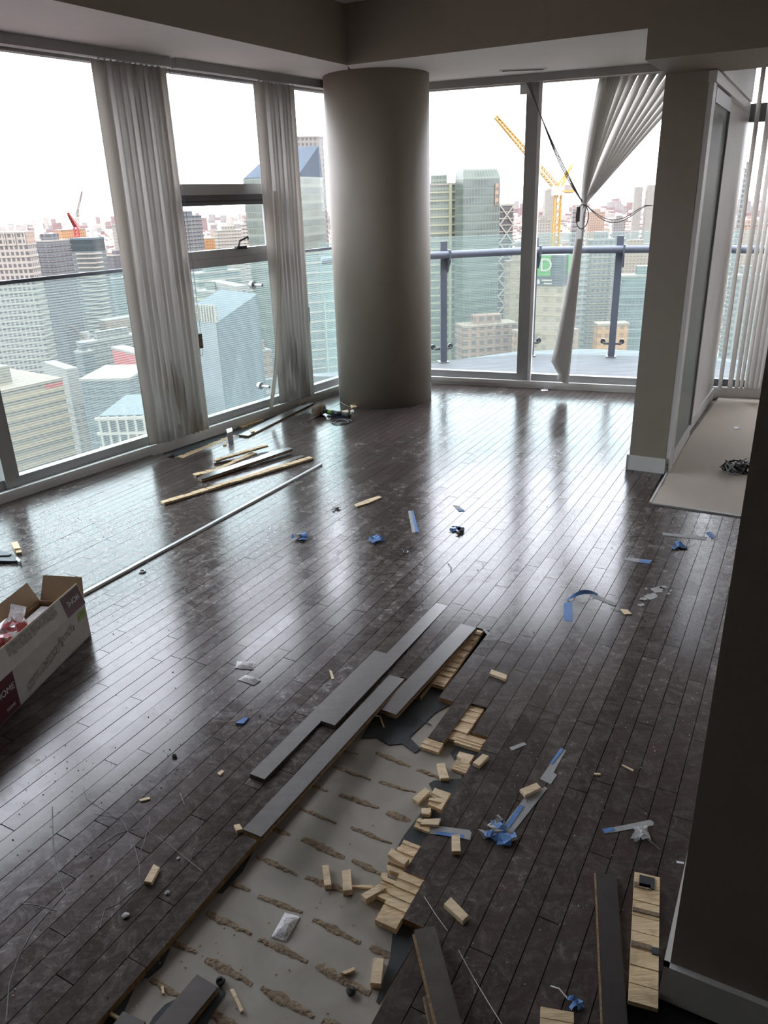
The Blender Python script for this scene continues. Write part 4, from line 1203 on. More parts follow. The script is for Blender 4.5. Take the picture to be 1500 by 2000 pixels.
# crumbs ------------------------------------------------------------------------
cr_ = random.Random(77)
def crumbs(name, label, n_, mat, regions, size, z=0.0):
    mb = MB()
    for k in range(n_):
        x0, x1, y0, y1 = cr_.choice(regions)
        p = spot(cr_.uniform(x0, x1), cr_.uniform(y0, y1), z)
        s = size * cr_.uniform(0.4, 1.5); a = cr_.uniform(0, 6.28); e = cr_.uniform(0.3, 1.0)
        d_ = Vector((math.cos(a), math.sin(a), 0)) * s; n2 = Vector((-d_.y, d_.x, 0)) * e
        mb.face_poly([p - d_ + Vector((0, 0, .0002)), p + n2 + Vector((0, 0, .0002)), p + d_ + Vector((0, 0, .0002)), p - n2 + Vector((0, 0, .0002))],
                     [p - d_ * .5 + Vector((0, 0, s)), p + n2 * .5 + Vector((0, 0, s * .8)), p + d_ * .5 + Vector((0, 0, s)), p - n2 * .5 + Vector((0, 0, s * .9))])
    o = mb.build(name, mat); tag(o, label, 'debris', kind='stuff')
dark_regs = [(860, 1290, 1330, 1680), (900, 1330, 1230, 1500), (20, 460, 1450, 1680), (20, 330, 1650, 1980), (880, 1240, 1500, 1940), (1250, 1370, 1150, 1500), (300, 620, 1380, 1540)]
crumbs('debris_crumbs', 'scattered pale crumbs of wood and plaster on the dark boards', 520, 'plaster', dark_regs, 0.0020)
crumbs('wood_crumbs', 'scattered tan wood crumbs on the dark boards', 160, 'blond2', dark_regs + [(200, 900, 1000, 1300)], 0.0022)
crumbs('concrete_crumbs', 'fine crumbs on the bare concrete', 90, 'blond2', [(500, 800, 1480, 1760), (340, 700, 1760, 1990)], 0.0020, SLAB)
crumbs('dark_crumbs', 'small dark crumbs over the shiny boards', 110, 'stone', [(150, 560, 1050, 1500), (560, 1220, 850, 1200), (40, 330, 950, 1100)], 0.0024)
for lab, px, sz in (('dark crumb of asphalt on the concrete', (686, 1940), 0.011), ('dark pebble on the boards above the crossing scratches', (341, 1478), 0.008), ('black rubber crumb beside the bottom left board', (430, 1920), 0.012)):
    z = SLAB if px[1] > 1900 else 0.0
    c = spot(*px, z); bm = bmesh.new(); bmesh.ops.create_icosphere(bm, subdivisions=2, radius=sz)
    for v in bm.verts: v.co *= cr_.uniform(0.75, 1.15); v.co.z *= 0.7
    me = bpy.data.meshes.new('crumb'); bm.to_mesh(me); bm.free(); me.materials.append(MAT['stone'])
    o = bpy.data.objects.new('rubble_crumb', me); col.objects.link(o); o.location = c + Vector((0, 0, sz * 0.62))
    tag(o, lab, 'crumb')
# white stones on left
for lab, px, sz in (('white plaster chip on the boards at lower left', (327, 1745), 0.007), ('pair-like white chip cluster near the left scratches', (245, 1790), 0.009), ('small white chip above the blond block at lower left', (348, 1677), 0.005), ('pale washer-like ring below the white strip', (278, 1117), 0.014)):
    c = spot(*px); bm = bmesh.new()
    if 'ring' in lab:
        o = MB().tube([c + Vector((sz * math.cos(a), sz * math.sin(a), 0.004)) for a in [i * math.pi / 8 for i in range(17)]], 0.004, 6).build('washer', 'white', None, c, True)
        tag(o, lab, 'washer'); bm.free(); continue
    bmesh.ops.create_icosphere(bm, subdivisions=2, radius=sz)
    for v in bm.verts: v.co *= cr_.uniform(0.7, 1.2); v.co.z *= 0.45
    me = bpy.data.meshes.new('chip'); bm.to_mesh(me); bm.free(); me.materials.append(MAT['plaster'])
    o = bpy.data.objects.new('plaster_chip', me); col.objects.link(o); o.location = c + Vector((0, 0, sz * 0.35))
    tag(o, lab, 'chip')
# curled wires, thin thread
def wire(name, label, pts, r=0.0012, mat='cord'):
    o = MB().tube(pts, r, 5).build(name, mat, None, base_of(pts)); return tag(o, label, 'wire')
wire('hair_wire', 'thin pale thread lying on the boards at the bottom centre', [spot(895, 1855), spot(925, 1910), spot(955, 1960), spot(980, 2000)], 0.0009, 'paper')
wire('hair_wire', 'thin pale thread above the bottom centre board', [spot(828, 1750), spot(850, 1785), spot(874, 1818)], 0.0008, 'paper')
wire('hair_wire', 'small white bent wire by the blue bottle-label scrap', [spot(1075, 1926, .003), spot(1092, 1931, .006), spot(1108, 1950, .003)], 0.0016, 'white')
wire('hair_wire', 'small dark coil of wire left of the mallet', [spot(584, 826, .003), spot(592, 830, .003), spot(600, 822, .012), spot(601, 829, .004), (spot(590, 824, .004))], 0.0025, 'cord')
wire('hair_wire', 'thin curl of wire below the upright tape scrap', [spot(875, 1100, .002), spot(882, 1108, .006), spot(880, 1116, .002)], 0.0014, 'cord')
lo = spot(666, 825)
wire('cable_loop', 'round loop of grey cable beside the mallet', [lo + Vector((0.085 * math.cos(a) * (1 - 0.02 * i), 0.085 * math.sin(a) * (1 - 0.02 * i), 0.005)) for i, a in enumerate([i * math.pi / 8 for i in range(26)])], 0.0045, 'cord')
wire('cable_loop', 'grey cable running round the foot of the column', [spot(664, 784, .004), spot(672, 790, .004), spot(684, 795, .004)], 0.004, 'cord')

# rubber mallet with a blue and green grip -------------------------------------------
m0, m1 = spot(623, 800, 0.05), spot(684, 812, 0.022)
d_ = (m1 - m0).normalized()
root = thing('rubber_mallet', 'tan headed rubber mallet lying by the column foot', 'mallet', Vector((m0.x, m0.y, 0)))
ax = d_.cross(Vector((0, 0, 1))).normalized(); ax = (ax * 0.35 + d_ * 0.0 + Vector((0, 0, 0))).normalized()
hc = Vector((m0.x, m0.y, 0.046))
prof = [(-0.055, 0.034), (-0.05, 0.041), (-0.03, 0.046), (0.0, 0.047), (0.03, 0.046), (0.05, 0.041), (0.055, 0.034)]
MB().tube([hc + ax * a for a, r_ in prof], [r_ for a, r_ in prof], 20).build('head', 'sponge', root, smooth=True)
def hp(t): return hc + (m1 - hc) * t
MB().tube([hp(0.1), hp(0.3)], 0.017, 10).build('collar', 'black', root, smooth=True)
MB().tube([hp(0.28), hp(0.46)], [0.016, 0.019], 10).build('green_band', 'green', root, smooth=True)
MB().tube([hp(0.45), hp(0.75)], [0.019, 0.021], 10).build('grip', 'black', root, smooth=True)
MB().tube([hp(0.74), hp(0.98), hp(1.0)], [0.021, 0.022, 0.019], 10).build('grip_end', 'black', root, smooth=True)
g0, g1 = spot(640, 806, 0.016), spot(672, 812, 0.016)
root = thing('utility_knife', 'blue and white knife lying against the mallet handle', 'knife', Vector((g0.x, g0.y, 0)))
MB().bar(g0, g0.lerp(g1, 0.25), 0.026, 0.02).build('blade_end', 'green', root)
MB().bar(g0.lerp(g1, 0.25), g1, 0.03, 0.026).build('handle', 'blue', root)
MB().bar(g0.lerp(g1, 0.45) + Vector((0, 0, .0135)), g0.lerp(g1, 0.75) + Vector((0, 0, .0135)), 0.012, 0.002).build('label_patch', 'white', root)
slab_thing('wood_block', 'small blond stub behind the mallet handle', 'wood block', [(668, 802), (680, 800), (681, 804), (669, 806)], 0.0, 0.012, 'blond2', GW)
slab_thing('plastic_cap', 'small white plastic cap near the mallet end', 'cup', [(684, 801), (690, 799), (692, 804), (686, 805)], 0.0, 0.016, 'white', bevel=0.003)  # a small plastic cap on the floor, not a drinking vessel

# pry bar and blocks at the left edge ------------------------------------------------
slab_thing('wood_block', 'upper stained blond block by the flat pry bar', 'wood block', [(21, 1060), (34, 1057), (40, 1070), (28, 1072)], 0.0, 0.022, 'blond2', GW)
slab_thing('wood_block', 'lower small blond block by the flat pry bar', 'wood block', [(30, 1074), (41, 1072), (42, 1078), (32, 1080)], 0.0, 0.014, 'blond2', GW)
root = thing('pry_bar', 'flat black steel pry bar at the left edge of the floor', 'pry bar', spot(15, 1090))
pts = [spot(-60, 1096, 0.012), spot(-45, 1072, 0.02), spot(2, 1074, 0.02), spot(25, 1081, 0.02), spot(38, 1093, 0.016), spot(33, 1097, 0.012)]
MB().prism(pts, 0.004, 0.016).build('blade', 'blackmetal', root)
MB().prism([spot(33, 1088, .016), spot(41, 1095, .016), spot(38, 1099, .016), spot(31, 1094, .016)], 0.003, 0.02).build('claw', 'steel', root)
MB().bar(spot(-55, 1086, 0.018), spot(20, 1084, 0.018), 0.02, 0.008).build('spine', 'blackmetal', root)

# bit of dark netting and paper on the carpet
rn = random.Random(50)
root = thing('netting_wad', 'tangled black and white mesh wad on the carpet', 'netting', spot(1440, 912, 0.006))
c = spot(1441, 912, 0.04)
for k in range(16):
    ph = rn.uniform(0, 6); ph2 = rn.uniform(0, 6)
    pts = []
    for i in range(12):
        a = ph + i * 0.55
        pts.append(c + Vector((0.085 * math.cos(a) * rn.uniform(0.7, 1), 0.06 * math.sin(a + ph2) * rn.uniform(0.7, 1), max(-0.03, 0.035 * math.sin(a * 1.7 + ph2)))))
    MB().tube(pts, 0.0042, 4).build('strand', 'black' if k % 3 else 'tapeg', root)
MB().tube([spot(1412, 917, 0.01), spot(1420, 914, 0.012), spot(1432, 912, 0.03)], 0.004, 4).build('strand', 'black', root)
slab_thing('paper_scrap', 'white paper scrap on the bedroom carpet', 'paper', [(1432, 834), (1440, 832), (1446, 837), (1435, 838)], 0.006, 0.003, 'paper')

# cardboard box with a bag inside -----------------------------------------------------
bo = Vector((-1.204, 2.702, 0)); bl = Vector((math.cos(R(79.6)), math.sin(R(79.6)), 0)); bw = Vector((-bl.y, bl.x, 0))
LB, WB, HB = 0.86, 0.20, 0.148
box = thing('cardboard_box', 'long open cardboard carton with maroon printed corners', 'box', bo - bl * LB / 2 + bw * WB / 2)
T = 0.004
def bq(l, w_, z): return bo + bl * l + bw * w_ + Vector((0, 0, z))
def pan(name, l0, l1, w0, w1, z0, z1, m_out, m_in=None, inner=None):
    o = MB().obox(bo, bl, bw, l0, l1, w0, w1, z0, z1).build(name, m_out, box)
    if m_in:
        o.data.materials.append(MAT[m_in])
        for p in o.data.polygons:
            if p.normal.dot(inner) > 0.9 or p.normal.z > 0.9: p.material_index = 1
    return o
pan('bottom', -LB, 0, 0, WB, 0.0005, T, 'card')
pan('long_side', -LB, 0, 0, T, 0.0005, HB, 'cardprint', 'card', bw)
pan('long_side', -LB, 0, WB - T, WB, 0.0005, HB, 'cardprint', 'card', -bw)
pan('end_panel', -T, 0, T, WB - T, 0.0005, HB, 'cardprint', 'card', -bl)
pan('end_panel', -LB, -LB + T, T, WB - T, 0.0005, HB, 'cardprint', 'card', bl)
def flap(name, p0, p1, q1, q0, th, m_out, m_in):
    n_ = (p1 - p0).cross(q0 - p0).normalized() * th
    o = MB().hexa([p0, p1, p1 + n_, p0 + n_, q0, q1, q1 + n_, q0 + n_]).build(name, m_out, box)
    return o, n_
FH = 0.085
o, _n = flap('long_flap', bq(-LB, 0, HB), bq(0, 0, HB), bq(0.0, 0.022, HB + FH), bq(-LB, 0.022, HB + FH), T, 'cardprint', 'card')
o.data.materials.append(MAT['card'])
for p in o.data.polygons:
    if p.normal.dot(bw) > 0.5 or abs(p.normal.z) > 0.9: p.material_index = 1
o, _n = flap('long_flap', bq(-LB, WB, HB), bq(-0.0, WB, HB), bq(0.02, WB + 0.055, HB + 0.062), bq(-LB, WB + 0.055, HB + 0.062), T, 'card', 'card')
o, _n = flap('end_flap', bq(0, 0.004, HB), bq(0, WB - 0.006, HB), bq(0.03, WB - 0.02, HB + 0.098), bq(0.03, 0.012, HB + 0.098), T, 'card', 'card')
# prints on the near long side: maroon corner, torn label strip, green leaf mark
e1 = -0.0012
def patch(name, l0, l1, z0, z1, mat, w_=e1, parent=box):
    return MB().obox(bo, bl, bw, l0, l1, w_, w_ + 0.001, z0, z1).build(name, mat, parent)
patch('maroon_print', -LB, -0.475, 0.004, HB - 0.001, 'maroon')
nf = (bq(0, 0.022, HB + FH) - bq(0, 0, HB)) / FH
def fpatch(name, l0, l1, f0, f1, mat, off):
    q = [bq(l, 0, HB) + nf * f - bw * off for l, f in ((l0, f0), (l1, f0), (l1, f1), (l0, f1))]
    b = [p + bw * 0.0009 for p in q]
    return MB().face_poly(b, q).build(name, mat, box)
fpatch('maroon_print', -0.125, -0.004, 0.002, FH - 0.004, 'maroon', T + 0.0012)
patch('green_print', -0.062, -0.010, 0.098, 0.132, 'limeprint')
sc_ = random.Random(60)
for k in range(22):
    l0 = -0.42 + 0.31 * k / 22
    zc = 0.035 + 0.065 * k / 22
    patch('torn_label', l0, l0 + 0.0145, zc - 0.012 + sc_.uniform(-.004, .004), zc + 0.016 + sc_.uniform(-.004, .006), 'cardscuff')
for k in range(5):
    patch('torn_label', -0.31 + k * 0.02, -0.292 + k * 0.02, 0.040 + k * 0.004, 0.075 + k * 0.004, 'cardscuff', e1 - 0.0006)
for k in range(14):
    fpatch('torn_label', -0.46 + k * 0.021, -0.442 + k * 0.021, 0.042 + sc_.uniform(-.004, .004), FH - 0.006, 'cardscuff', T + 0.0012)
for l0, z0 in ((-0.105, 0.082), (-0.205, 0.088), (-0.19, 0.060)):
    patch('torn_hole', l0, l0 + 0.008, z0, z0 + 0.022, 'card', e1 - 0.001)
def text_mesh(txt, size, mat, parent, M4, name='lettering', ext_=0.0004):
    cu = bpy.data.curves.new('txt', 'FONT'); cu.body = txt; cu.size = size; cu.align_x = 'CENTER'; cu.align_y = 'CENTER'; cu.extrude = ext_
    to = bpy.data.objects.new('txt', cu); col.objects.link(to)
    dg = bpy.context.evaluated_depsgraph_get()
    me = bpy.data.meshes.new_from_object(to.evaluated_get(dg))
    bpy.data.objects.remove(to); bpy.data.curves.remove(cu)
    me.transform(M4)
    me.materials.clear(); me.materials.append(MAT[mat] if isinstance(mat, str) else mat)
    ob = bpy.data.objects.new(name, me); col.objects.link(ob)
    ob.parent = parent
    ob.matrix_parent_inverse = Matrix.Translation(-Vector(parent.location)) if False else Matrix()
    me.transform(Matrix.Translation(-Vector(parent.location)))
    return ob
def frame(o, x, y):
    x = Vector(x).normalized(); y = Vector(y).normalized(); z = x.cross(y)
    return Matrix(((x.x, y.x, z.x, o[0]), (x.y, y.y, z.y, o[1]), (x.z, y.z, z.z, o[2]), (0, 0, 0, 1)))
# near side looks along -bw: reading right way up runs along +bl; the flap print stands on its head
text_mesh('HOME', 0.030, 'whiteprint', box, frame(bq(-0.062, 0, HB) + nf * 0.045 - bw * (T + 0.0020), -bl, -nf))
text_mesh('HOME', 0.034, 'whiteprint', box, frame(bq(-0.53, -0.0018, 0.095), bl, (0, 0, 1)))
text_mesh('HOME', 0.016, 'whiteprint', box, frame(bq(-0.52, -0.0018, 0.030), bl, (0, 0, 1)))
# inner carton liner and bag
lin = MB().obox(bo, bl, bw, -LB + 0.02, -0.02, 0.02, WB - 0.02, T, 0.132).build('inner_carton', 'paper', box, )
lin['label'] = 'white inner packing sheet'
bgc = bq(-0.40, 0.095, 0.185)
bag = thing('plastic_bag', 'crinkled white and red plastic bag in the open carton', 'bag', bq(-0.40, 0.095, 0.1325))
bm = bmesh.new(); bmesh.ops.create_icosphere(bm, subdivisions=4, radius=1.0)
br_ = random.Random(70)
for v in bm.verts:
    c = v.co.copy()
    f = 1 + 0.16 * math.sin(7 * c.x + 3 * c.y) * math.sin(6 * c.y - 4 * c.z) + 0.10 * math.sin(15 * c.x - 9 * c.z + 4 * c.y) + br_.uniform(-.03, .03)
    v.co = Vector((c.x * 0.16 * f, c.y * 0.068 * f, max(-0.050, c.z * 0.058 * f)))
me = bpy.data.meshes.new('bag_body'); bm.to_mesh(me); bm.free(); me.materials.append(MAT['bag'])
o = bpy.data.objects.new('bag_body', me); col.objects.link(o); o.parent = bag
o.location = (0, 0, 0.052); o.rotation_euler = (0, 0, R(79.6))
m2 = MB(); k0 = bgc + bl * 0.10 + Vector((0, 0, 0.03))
m2.strip([k0 - bw * 0.03, k0 + bl * 0.03 - bw * 0.035 + Vector((0, 0, .035)), k0 + bl * 0.05 - bw * 0.03 + Vector((0, 0, .05))], [k0 + bw * 0.03, k0 + bl * 0.03 + bw * 0.03 + Vector((0, 0, .03)), k0 + bl * 0.055 + bw * 0.035 + Vector((0, 0, .055))], 0.001)
m2.build('bag_corner', 'paper', bag)

# ================================================================== the city outside
GZ = -185.0
CS = 0.60
def cs(c): return (c[0] * CS * 1.10, c[1] * CS * 0.985, c[2] * CS * 0.87)
cg = random.Random(101)
def cplain(name, c, c2=None, *k, **kw):
    return plain(name, cs(c), cs(c2) if c2 else None, *k, **kw)
def cfacade(name, wall, glass, *k): return facade(name, cs(wall), cs(glass), *k)
m, t, b = new_mat('city_ground')
v = coords(t, R(17), (1, 1, 1))
n1 = noise(t, v, 0.012, 8, 0.7)
n2_ = noise(t, v, 0.0011, 4, 0.6)
vor = nd(t, 'ShaderNodeTexVoronoi'); sock(vor, 'Scale', 0.03); t.links.new(v, vor.inputs['Vector'])
cc = mixc(t, ramp(t, n1, 0.40, 0.62), cs((0.155, 0.125, 0.135)), cs((0.30, 0.255, 0.235)))
cc = mixc(t, ramp(t, vor.outputs['Distance'], 0.25, 0.5), cs((0.33, 0.28, 0.26)), cc)
cc = mixc(t, ramp(t, n2_, 0.45, 0.65), cc, cs((0.15, 0.125, 0.15)))
t.links.new(cc, b.inputs['Base Color']); sock(b, 'Roughness', 0.9)
mb = MB().prism([(-16000, -2000), (16000, -2000), (16000, 20000), (-16000, 20000)], GZ - 5, GZ)
tag(mb.build('ground', m), kind='structure')
MC = {
 'white': cfacade('facade_white_grid', (0.30, 0.29, 0.28), (0.085, 0.085, 0.095), 3.1, 2.6, 0.6, 0.62),
 'dark': cfacade('facade_dark', (0.085, 0.09, 0.105), (0.055, 0.06, 0.075), 3.1, 2.2, 0.6, 0.7),
 'darkbal': cfacade('facade_dark_balcony', (0.11, 0.125, 0.145), (0.06, 0.07, 0.09), 3.1, 4.2, 0.62, 0.7),
 'slate': cfacade('facade_slate', (0.135, 0.165, 0.185), (0.085, 0.115, 0.135), 3.4, 1.6, 0.75, 0.8, 0.3),
 'beige': cfacade('facade_beige', (0.20, 0.175, 0.135), (0.15, 0.14, 0.125), 3.7, 3.0, 0.4, 0.5),
 'stone': cfacade('facade_stone', (0.30, 0.265, 0.205), (0.245, 0.22, 0.175), 4.0, 5.5, 0.5, 0.35),
 'green': cfacade('facade_green_glass', (0.155, 0.20, 0.18), (0.115, 0.16, 0.145), 3.9, 1.5, 0.7, 0.8, 0.3),
 'greend': cfacade('facade_green_dark', (0.12, 0.165, 0.155), (0.10, 0.14, 0.135), 3.9, 1.5, 0.7, 0.8, 0.25),  # deeper green for one glass tower and some floor bands
 'pale': cfacade('facade_pale', (0.27, 0.27, 0.255), (0.16, 0.175, 0.175), 3.1, 3.0, 0.55, 0.6),
 'orange': cfacade('facade_orange', (0.36, 0.20, 0.09), (0.25, 0.14, 0.07), 3.2, 3.0),
 'brick': cfacade('facade_site', (0.27, 0.185, 0.15), (0.13, 0.105, 0.095), 3.4, 4.0, 0.6, 0.6),
 'tan': cfacade('facade_tan', (0.30, 0.225, 0.175), (0.18, 0.145, 0.13), 3.2, 3.2, 0.5, 0.5),
 'grey': cfacade('facade_grey', (0.19, 0.19, 0.195), (0.11, 0.115, 0.125), 3.2, 2.8, 0.55, 0.6),
 'teal': cfacade('facade_teal_glass', (0.155, 0.21, 0.22), (0.115, 0.17, 0.18), 4.0, 1.8, 0.8, 0.85, 0.25),
}
MC['band'] = cplain('band_white', (0.34, 0.34, 0.31), (0.30, 0.30, 0.275), 0.2, 0.6, kind='Object')
MC['bandg'] = cplain('band_green_white', (0.33, 0.37, 0.27), (0.29, 0.33, 0.245), 0.2, 0.6, kind='Object')
MC['roofw'] = cplain('roof_white', (0.27, 0.275, 0.265), (0.23, 0.235, 0.225), 0.2, 0.7, kind='Object')
MC['rooft'] = cplain('roof_tan', (0.25, 0.21, 0.165), (0.21, 0.175, 0.135), 0.2, 0.7, kind='Object')
MC['roofd'] = plain('roof_blue_glass', (0.05, 0.066, 0.085), (0.04, 0.052, 0.068), 0.06, 0.6, kind='Object', spec=0.08)
MC['slantd'] = plain('glass_slate_dark', (0.060, 0.077, 0.083), (0.048, 0.062, 0.068), 0.06, 0.5, kind='Object', spec=0.15)  # dark slate tone for the wedge body, caps and some roofs
MC['slantl'] = gl('glass_pale_slate', (0.23, 0.26, 0.265), 0.3)
MC['yellow'] = cplain('crane_yellow', (0.48, 0.30, 0.05), None, 1, 0.5)
MC['redc'] = cplain('crane_red', (0.42, 0.05, 0.05), None, 1, 0.5)
MC['paleC'] = cplain('crane_pale', (0.33, 0.33, 0.32), None, 1, 0.5)
MC['sign'] = cplain('sign_dark', (0.05, 0.065, 0.08), None, 1, 0.4)
MC['signg'] = cplain('sign_green', (0.06, 0.26, 0.055), None, 1, 0.4)
MC['signw'] = cplain('sign_white', (0.40, 0.42, 0.40), None, 1, 0.4)
MC['bandb'] = cplain('band_beige', (0.36, 0.29, 0.19), (0.30, 0.245, 0.165), 0.2, 0.7, kind='Object')

TOW = []
def tower(label, xl, xcn, xr, py, D, r, mat, cat='building', roof='roofw', bands=None, zb=GZ, depth=None, top_off=(0, 0, 0, 0), pent=True, name='office_tower', group=None):
    """a building whose nearest top corner stands at distance D; r turns it (small = right face frontal)"""
    C = ext(xcn, py, D)
    view = math.atan2(C.y, C.x)
    phi = view - math.pi / 2 + R(r)
    dr_ = Vector((math.cos(phi), math.sin(phi), 0)); dl_ = Vector((-dr_.y, dr_.x, 0))
    def hit(px, d):
        e = ray(px, py)
        det = d.x * -e.y + e.x * d.y
        if abs(det) < 1e-9: return 25
        s = (-C.x * -e.y + e.x * -C.y) / det
        return s
    a = hit(xr, dr_) if xr is not None else (depth or 28)
    b_ = hit(xl, dl_) if xl is not None else (depth or 28)
    a = a if 3 < a < 140 else (depth or 28)
    b_ = b_ if 3 < b_ < 140 else (depth or 28)
    H_ = C.z - zb
    cen_ = C + dr_ * a / 2 + dl_ * b_ / 2; TOW.append((cen_.x, cen_.y, math.hypot(a, b_) / 2 + 14))
    root = bpy.data.objects.new(name, None); col.objects.link(root)
    root.location = (C.x, C.y, zb); root.rotation_euler = (0, 0, phi)
    tag(root, label, cat, group)
    def part(nm, mb, mt):
        return mb.build(nm, MC[mt] if mt in MC else mt, root, origin=(0, 0, 0))
    z = [H_ + o_ for o_ in top_off]
    body = MB().face_poly([(0, 0, 0), (a, 0, 0), (a, b_, 0), (0, b_, 0)], [(0, 0, z[0]), (a, 0, z[1]), (a, b_, z[2]), (0, b_, z[3])])
    part('body', body, mat)
    if max(top_off) == 0 and min(top_off) == 0 and roof:
        part('roof_slab', MB().box(-0.3, a + 0.3, -0.3, b_ + 0.3, H_ - 0.2, H_ + 0.7), roof)
        if pent:
            part('penthouse', MB().box(a * .25, a * .75, b_ * .3, b_ * .8, H_ + 0.6, H_ + 4.5), mat)
    if bands:
        step, hb, proud, bm_, cnt = bands
        me = None
        for k in range(cnt):
            zz = H_ - step * (k + 1)
            if zz < 1: break
            if me is None:
                o = part('floor_band', MB().box(-proud, a + proud, -proud, b_ + proud, 0, hb), bm_); me = o
            else:
                o = me.copy(); col.objects.link(o); o.parent = root
            o.location = (0, 0, zz)
    return root, a, b_, H_, part
T_ = tower
# --- through the left windows
r1, a, bb_, H_, part = T_('white gridded apartment tower at the far left of the left window', -110, 48, 66, 455, 480, 68, 'white', roof='roofw', pent=False, bands=(6.2, 0.7, 0.35, 'band', 30))
part('louvre_crown', MB().box(0.2, a - 0.2, -0.15, bb_, H_ - 6, H_ + 0.5), 'tan')
for k in range(8):
    part('crown_fin', MB().box(-0.7, 0.0, bb_ * k / 8, bb_ * k / 8 + 0.5, H_ - 6, H_ + 0.6), 'band')
T_('dark apartment tower right of the white gridded tower', 64, 96, 136, 472, 560, 50, 'darkbal', bands=(3.1, 0.5, 0.5, 'grey', 28))
r3, a, bb_, H_, part = T_('slate blue tower ringed with white balconies', 134, 178, 203, 468, 620, 55, 'slate', roof='slantd', pent=False)
for k in range(42):
    z_ = H_ - 10 - 3.2 * k
    part('balcony', MB().box(-1.4, a * 0.55, -1.4, bb_ * 0.75, z_, z_ + 0.9), 'band')
part('curved_cap', MB().prism([(0, 0), (a, 0), (a, bb_), (0, bb_)], H_ - 8, H_ + 1.2), 'slantd')
T_('low dark block right of the slate blue tower', 206, 222, 262, 500, 800, 40, 'dark')
T_('pale concrete building site under the red crane', 106, 120, 166, 450, 980, 35, 'orange', pent=False)
T_('grey-white tower behind the blind stack edge', 218, 236, 275, 440, 900, 40, 'pale')
r4, a, bb_, H_, part = T_('wide banded beige office block at the bottom left of the view', -160, -35, 128, 775, 300, 26, 'beige', roof='rooft', pent=False, bands=(3.7, 1.7, 0.4, 'bandb', 22))
part('penthouse', MB().box(a * .05, a * .55, bb_ * .2, bb_ * .8, H_ + .6, H_ + 7), 'beige')
part('roof_sign', MB().box(a * .76, a * .99, -0.45, 0, H_ - 2.2, H_ - 0.6), 'redc')
r5, a, bb_, H_, part = T_('slim white tower with a plain top between two blocks', 126, 130, 151, 724, 380, 20, 'pale', pent=False)
part('blank_crown', MB().box(-0.3, a + .3, -0.3, bb_ + .3, H_ - 16, H_ - 0.3), 'roofw')
T_('slate office box with a flat white roof', 156, 252, 300, 742, 280, 68, 'slate', pent=False, bands=(3.8, 0.25, 0.12, 'slantl', 20))
r6, a, bb_, H_, part = T_('building with a white frame grid at the bottom of the left window', 196, 335, None, 812, 215, 74, 'slate', pent=False, depth=24, roof='slantd')
for k in range(9):
    part('frame_column', MB().box(-1.6, -0.9, bb_ * k / 8 - .3, bb_ * k / 8 + .3, H_ - 60, H_ + 0.6), 'band')
for k in range(12):
    part('frame_beam', MB().box(-1.7, -0.8, -0.5, bb_ + 1.2, H_ - 4.2 * k - .35, H_ - 4.2 * k + .35), 'band')
part('red_glazing', MB().box(-0.3, 0.0, 0, bb_ * .62, H_ - 30, H_ - 5), 'brick')
T_('reddish concrete building site low in the left window', 192, 205, 268, 628, 560, 30, 'brick', pent=False, bands=(3.6, .4, .6, 'rooft', 12))
T_('pale stepped low block in front of the building site', 150, 165, 290, 672, 430, 30, 'grey', bands=(3.6, .4, .4, 'band', 10))
T_('low grey annex with a pale roof left of the stepped block', 146, 160, 182, 690, 420, 30, 'slate')
T_('green glass block far below in the left window', 205, 222, 250, 545, 720, 40, 'teal', bands=(3.5, .4, .3, 'slantl', 24))
r7, a, bb_, H_, part = T_('red billboard block at the edge of the blind stack', 272, 275, 300, 695, 340, 25, 'redc', pent=False, zb=-95)
# --- vent window
T_('dark balcony tower left in the vent window', 330, 348, 393, 424, 720, 30, 'darkbal', bands=(3.1, .6, .6, 'pale', 40), roof='slantd')
T_('small orange brick block in the vent window', 392, 397, 421, 467, 860, 20, 'orange', pent=False)
T_('white finned apartment block in the vent window', 418, 424, 474, 452, 820, 20, 'pale', bands=(3.1, .7, .5, 'band', 30))
T_('white stepped tower right of the finned block', 470, 474, 492, 440, 760, 20, 'white', bands=(3.1, .7, .5, 'band', 30))
r8, a, bb_, H_, part = T_('pale green tower with a sloping blue glass roof', 474, 582, 630, 345, 420, 62, 'green', roof=None, bands=(7.8, 3.0, .2, 'greend', 24))
sl = MB().face_poly([(0, 0, H_), (a, 0, H_), (a, bb_, H_), (0, bb_, H_)], [(0.1, 0, H_ + 0.5), (a * .9, 0, H_ + 15), (a * .9, bb_ * .8, H_ + 15), (0.1, bb_ * .98, H_ + 0.5)])
part('sloping_roof', sl, 'roofd')
T_('tall grey tower behind the sloping glass roof', 574, 580, 631, 268, 560, 15, 'grey', pent=False)
r9, a, bb_, H_, part = T_('slate wedge building with one slanting dark face', 352, 424, 508, 630, 235, 48, 'slantd', roof=None, top_off=(0, 6, 7, 2))
part('pale_face', MB().box(-0.25, 0, 0.3, bb_, 0, H_ + 0.2), 'slantl')
for k in range(14):
    part('louvre', MB().box(-0.5, 0.1, bb_ * k / 14, bb_ * k / 14 + 0.5, H_, H_ + 5), 'band')
part('louvre_wall', MB().box(0.0, 0.4, 0, bb_, H_ - 1, H_ + 4.7), 'pale')
T_('green stepped office block above the wedge building', 372, 386, 470, 536, 420, 25, 'teal', bands=(3.9, 1.1, .4, 'band', 22))
T_('second green block stepping down in the vent window', 384, 420, 466, 572, 380, 45, 'green', bands=(3.9, 1.0, .4, 'bandg', 18))
T_('small white tower with square windows beside the wedge', 458, 462, 482, 562, 360, 20, 'white', pent=False)
T_('tan low building behind the slipped slat', 486, 500, 530, 690, 330, 30, 'tan')
T_('slate office at the bottom of the vent window', 505, 512, 560, 770, 260, 20, 'teal', bands=(3.9, .5, .3, 'slantl', 10))
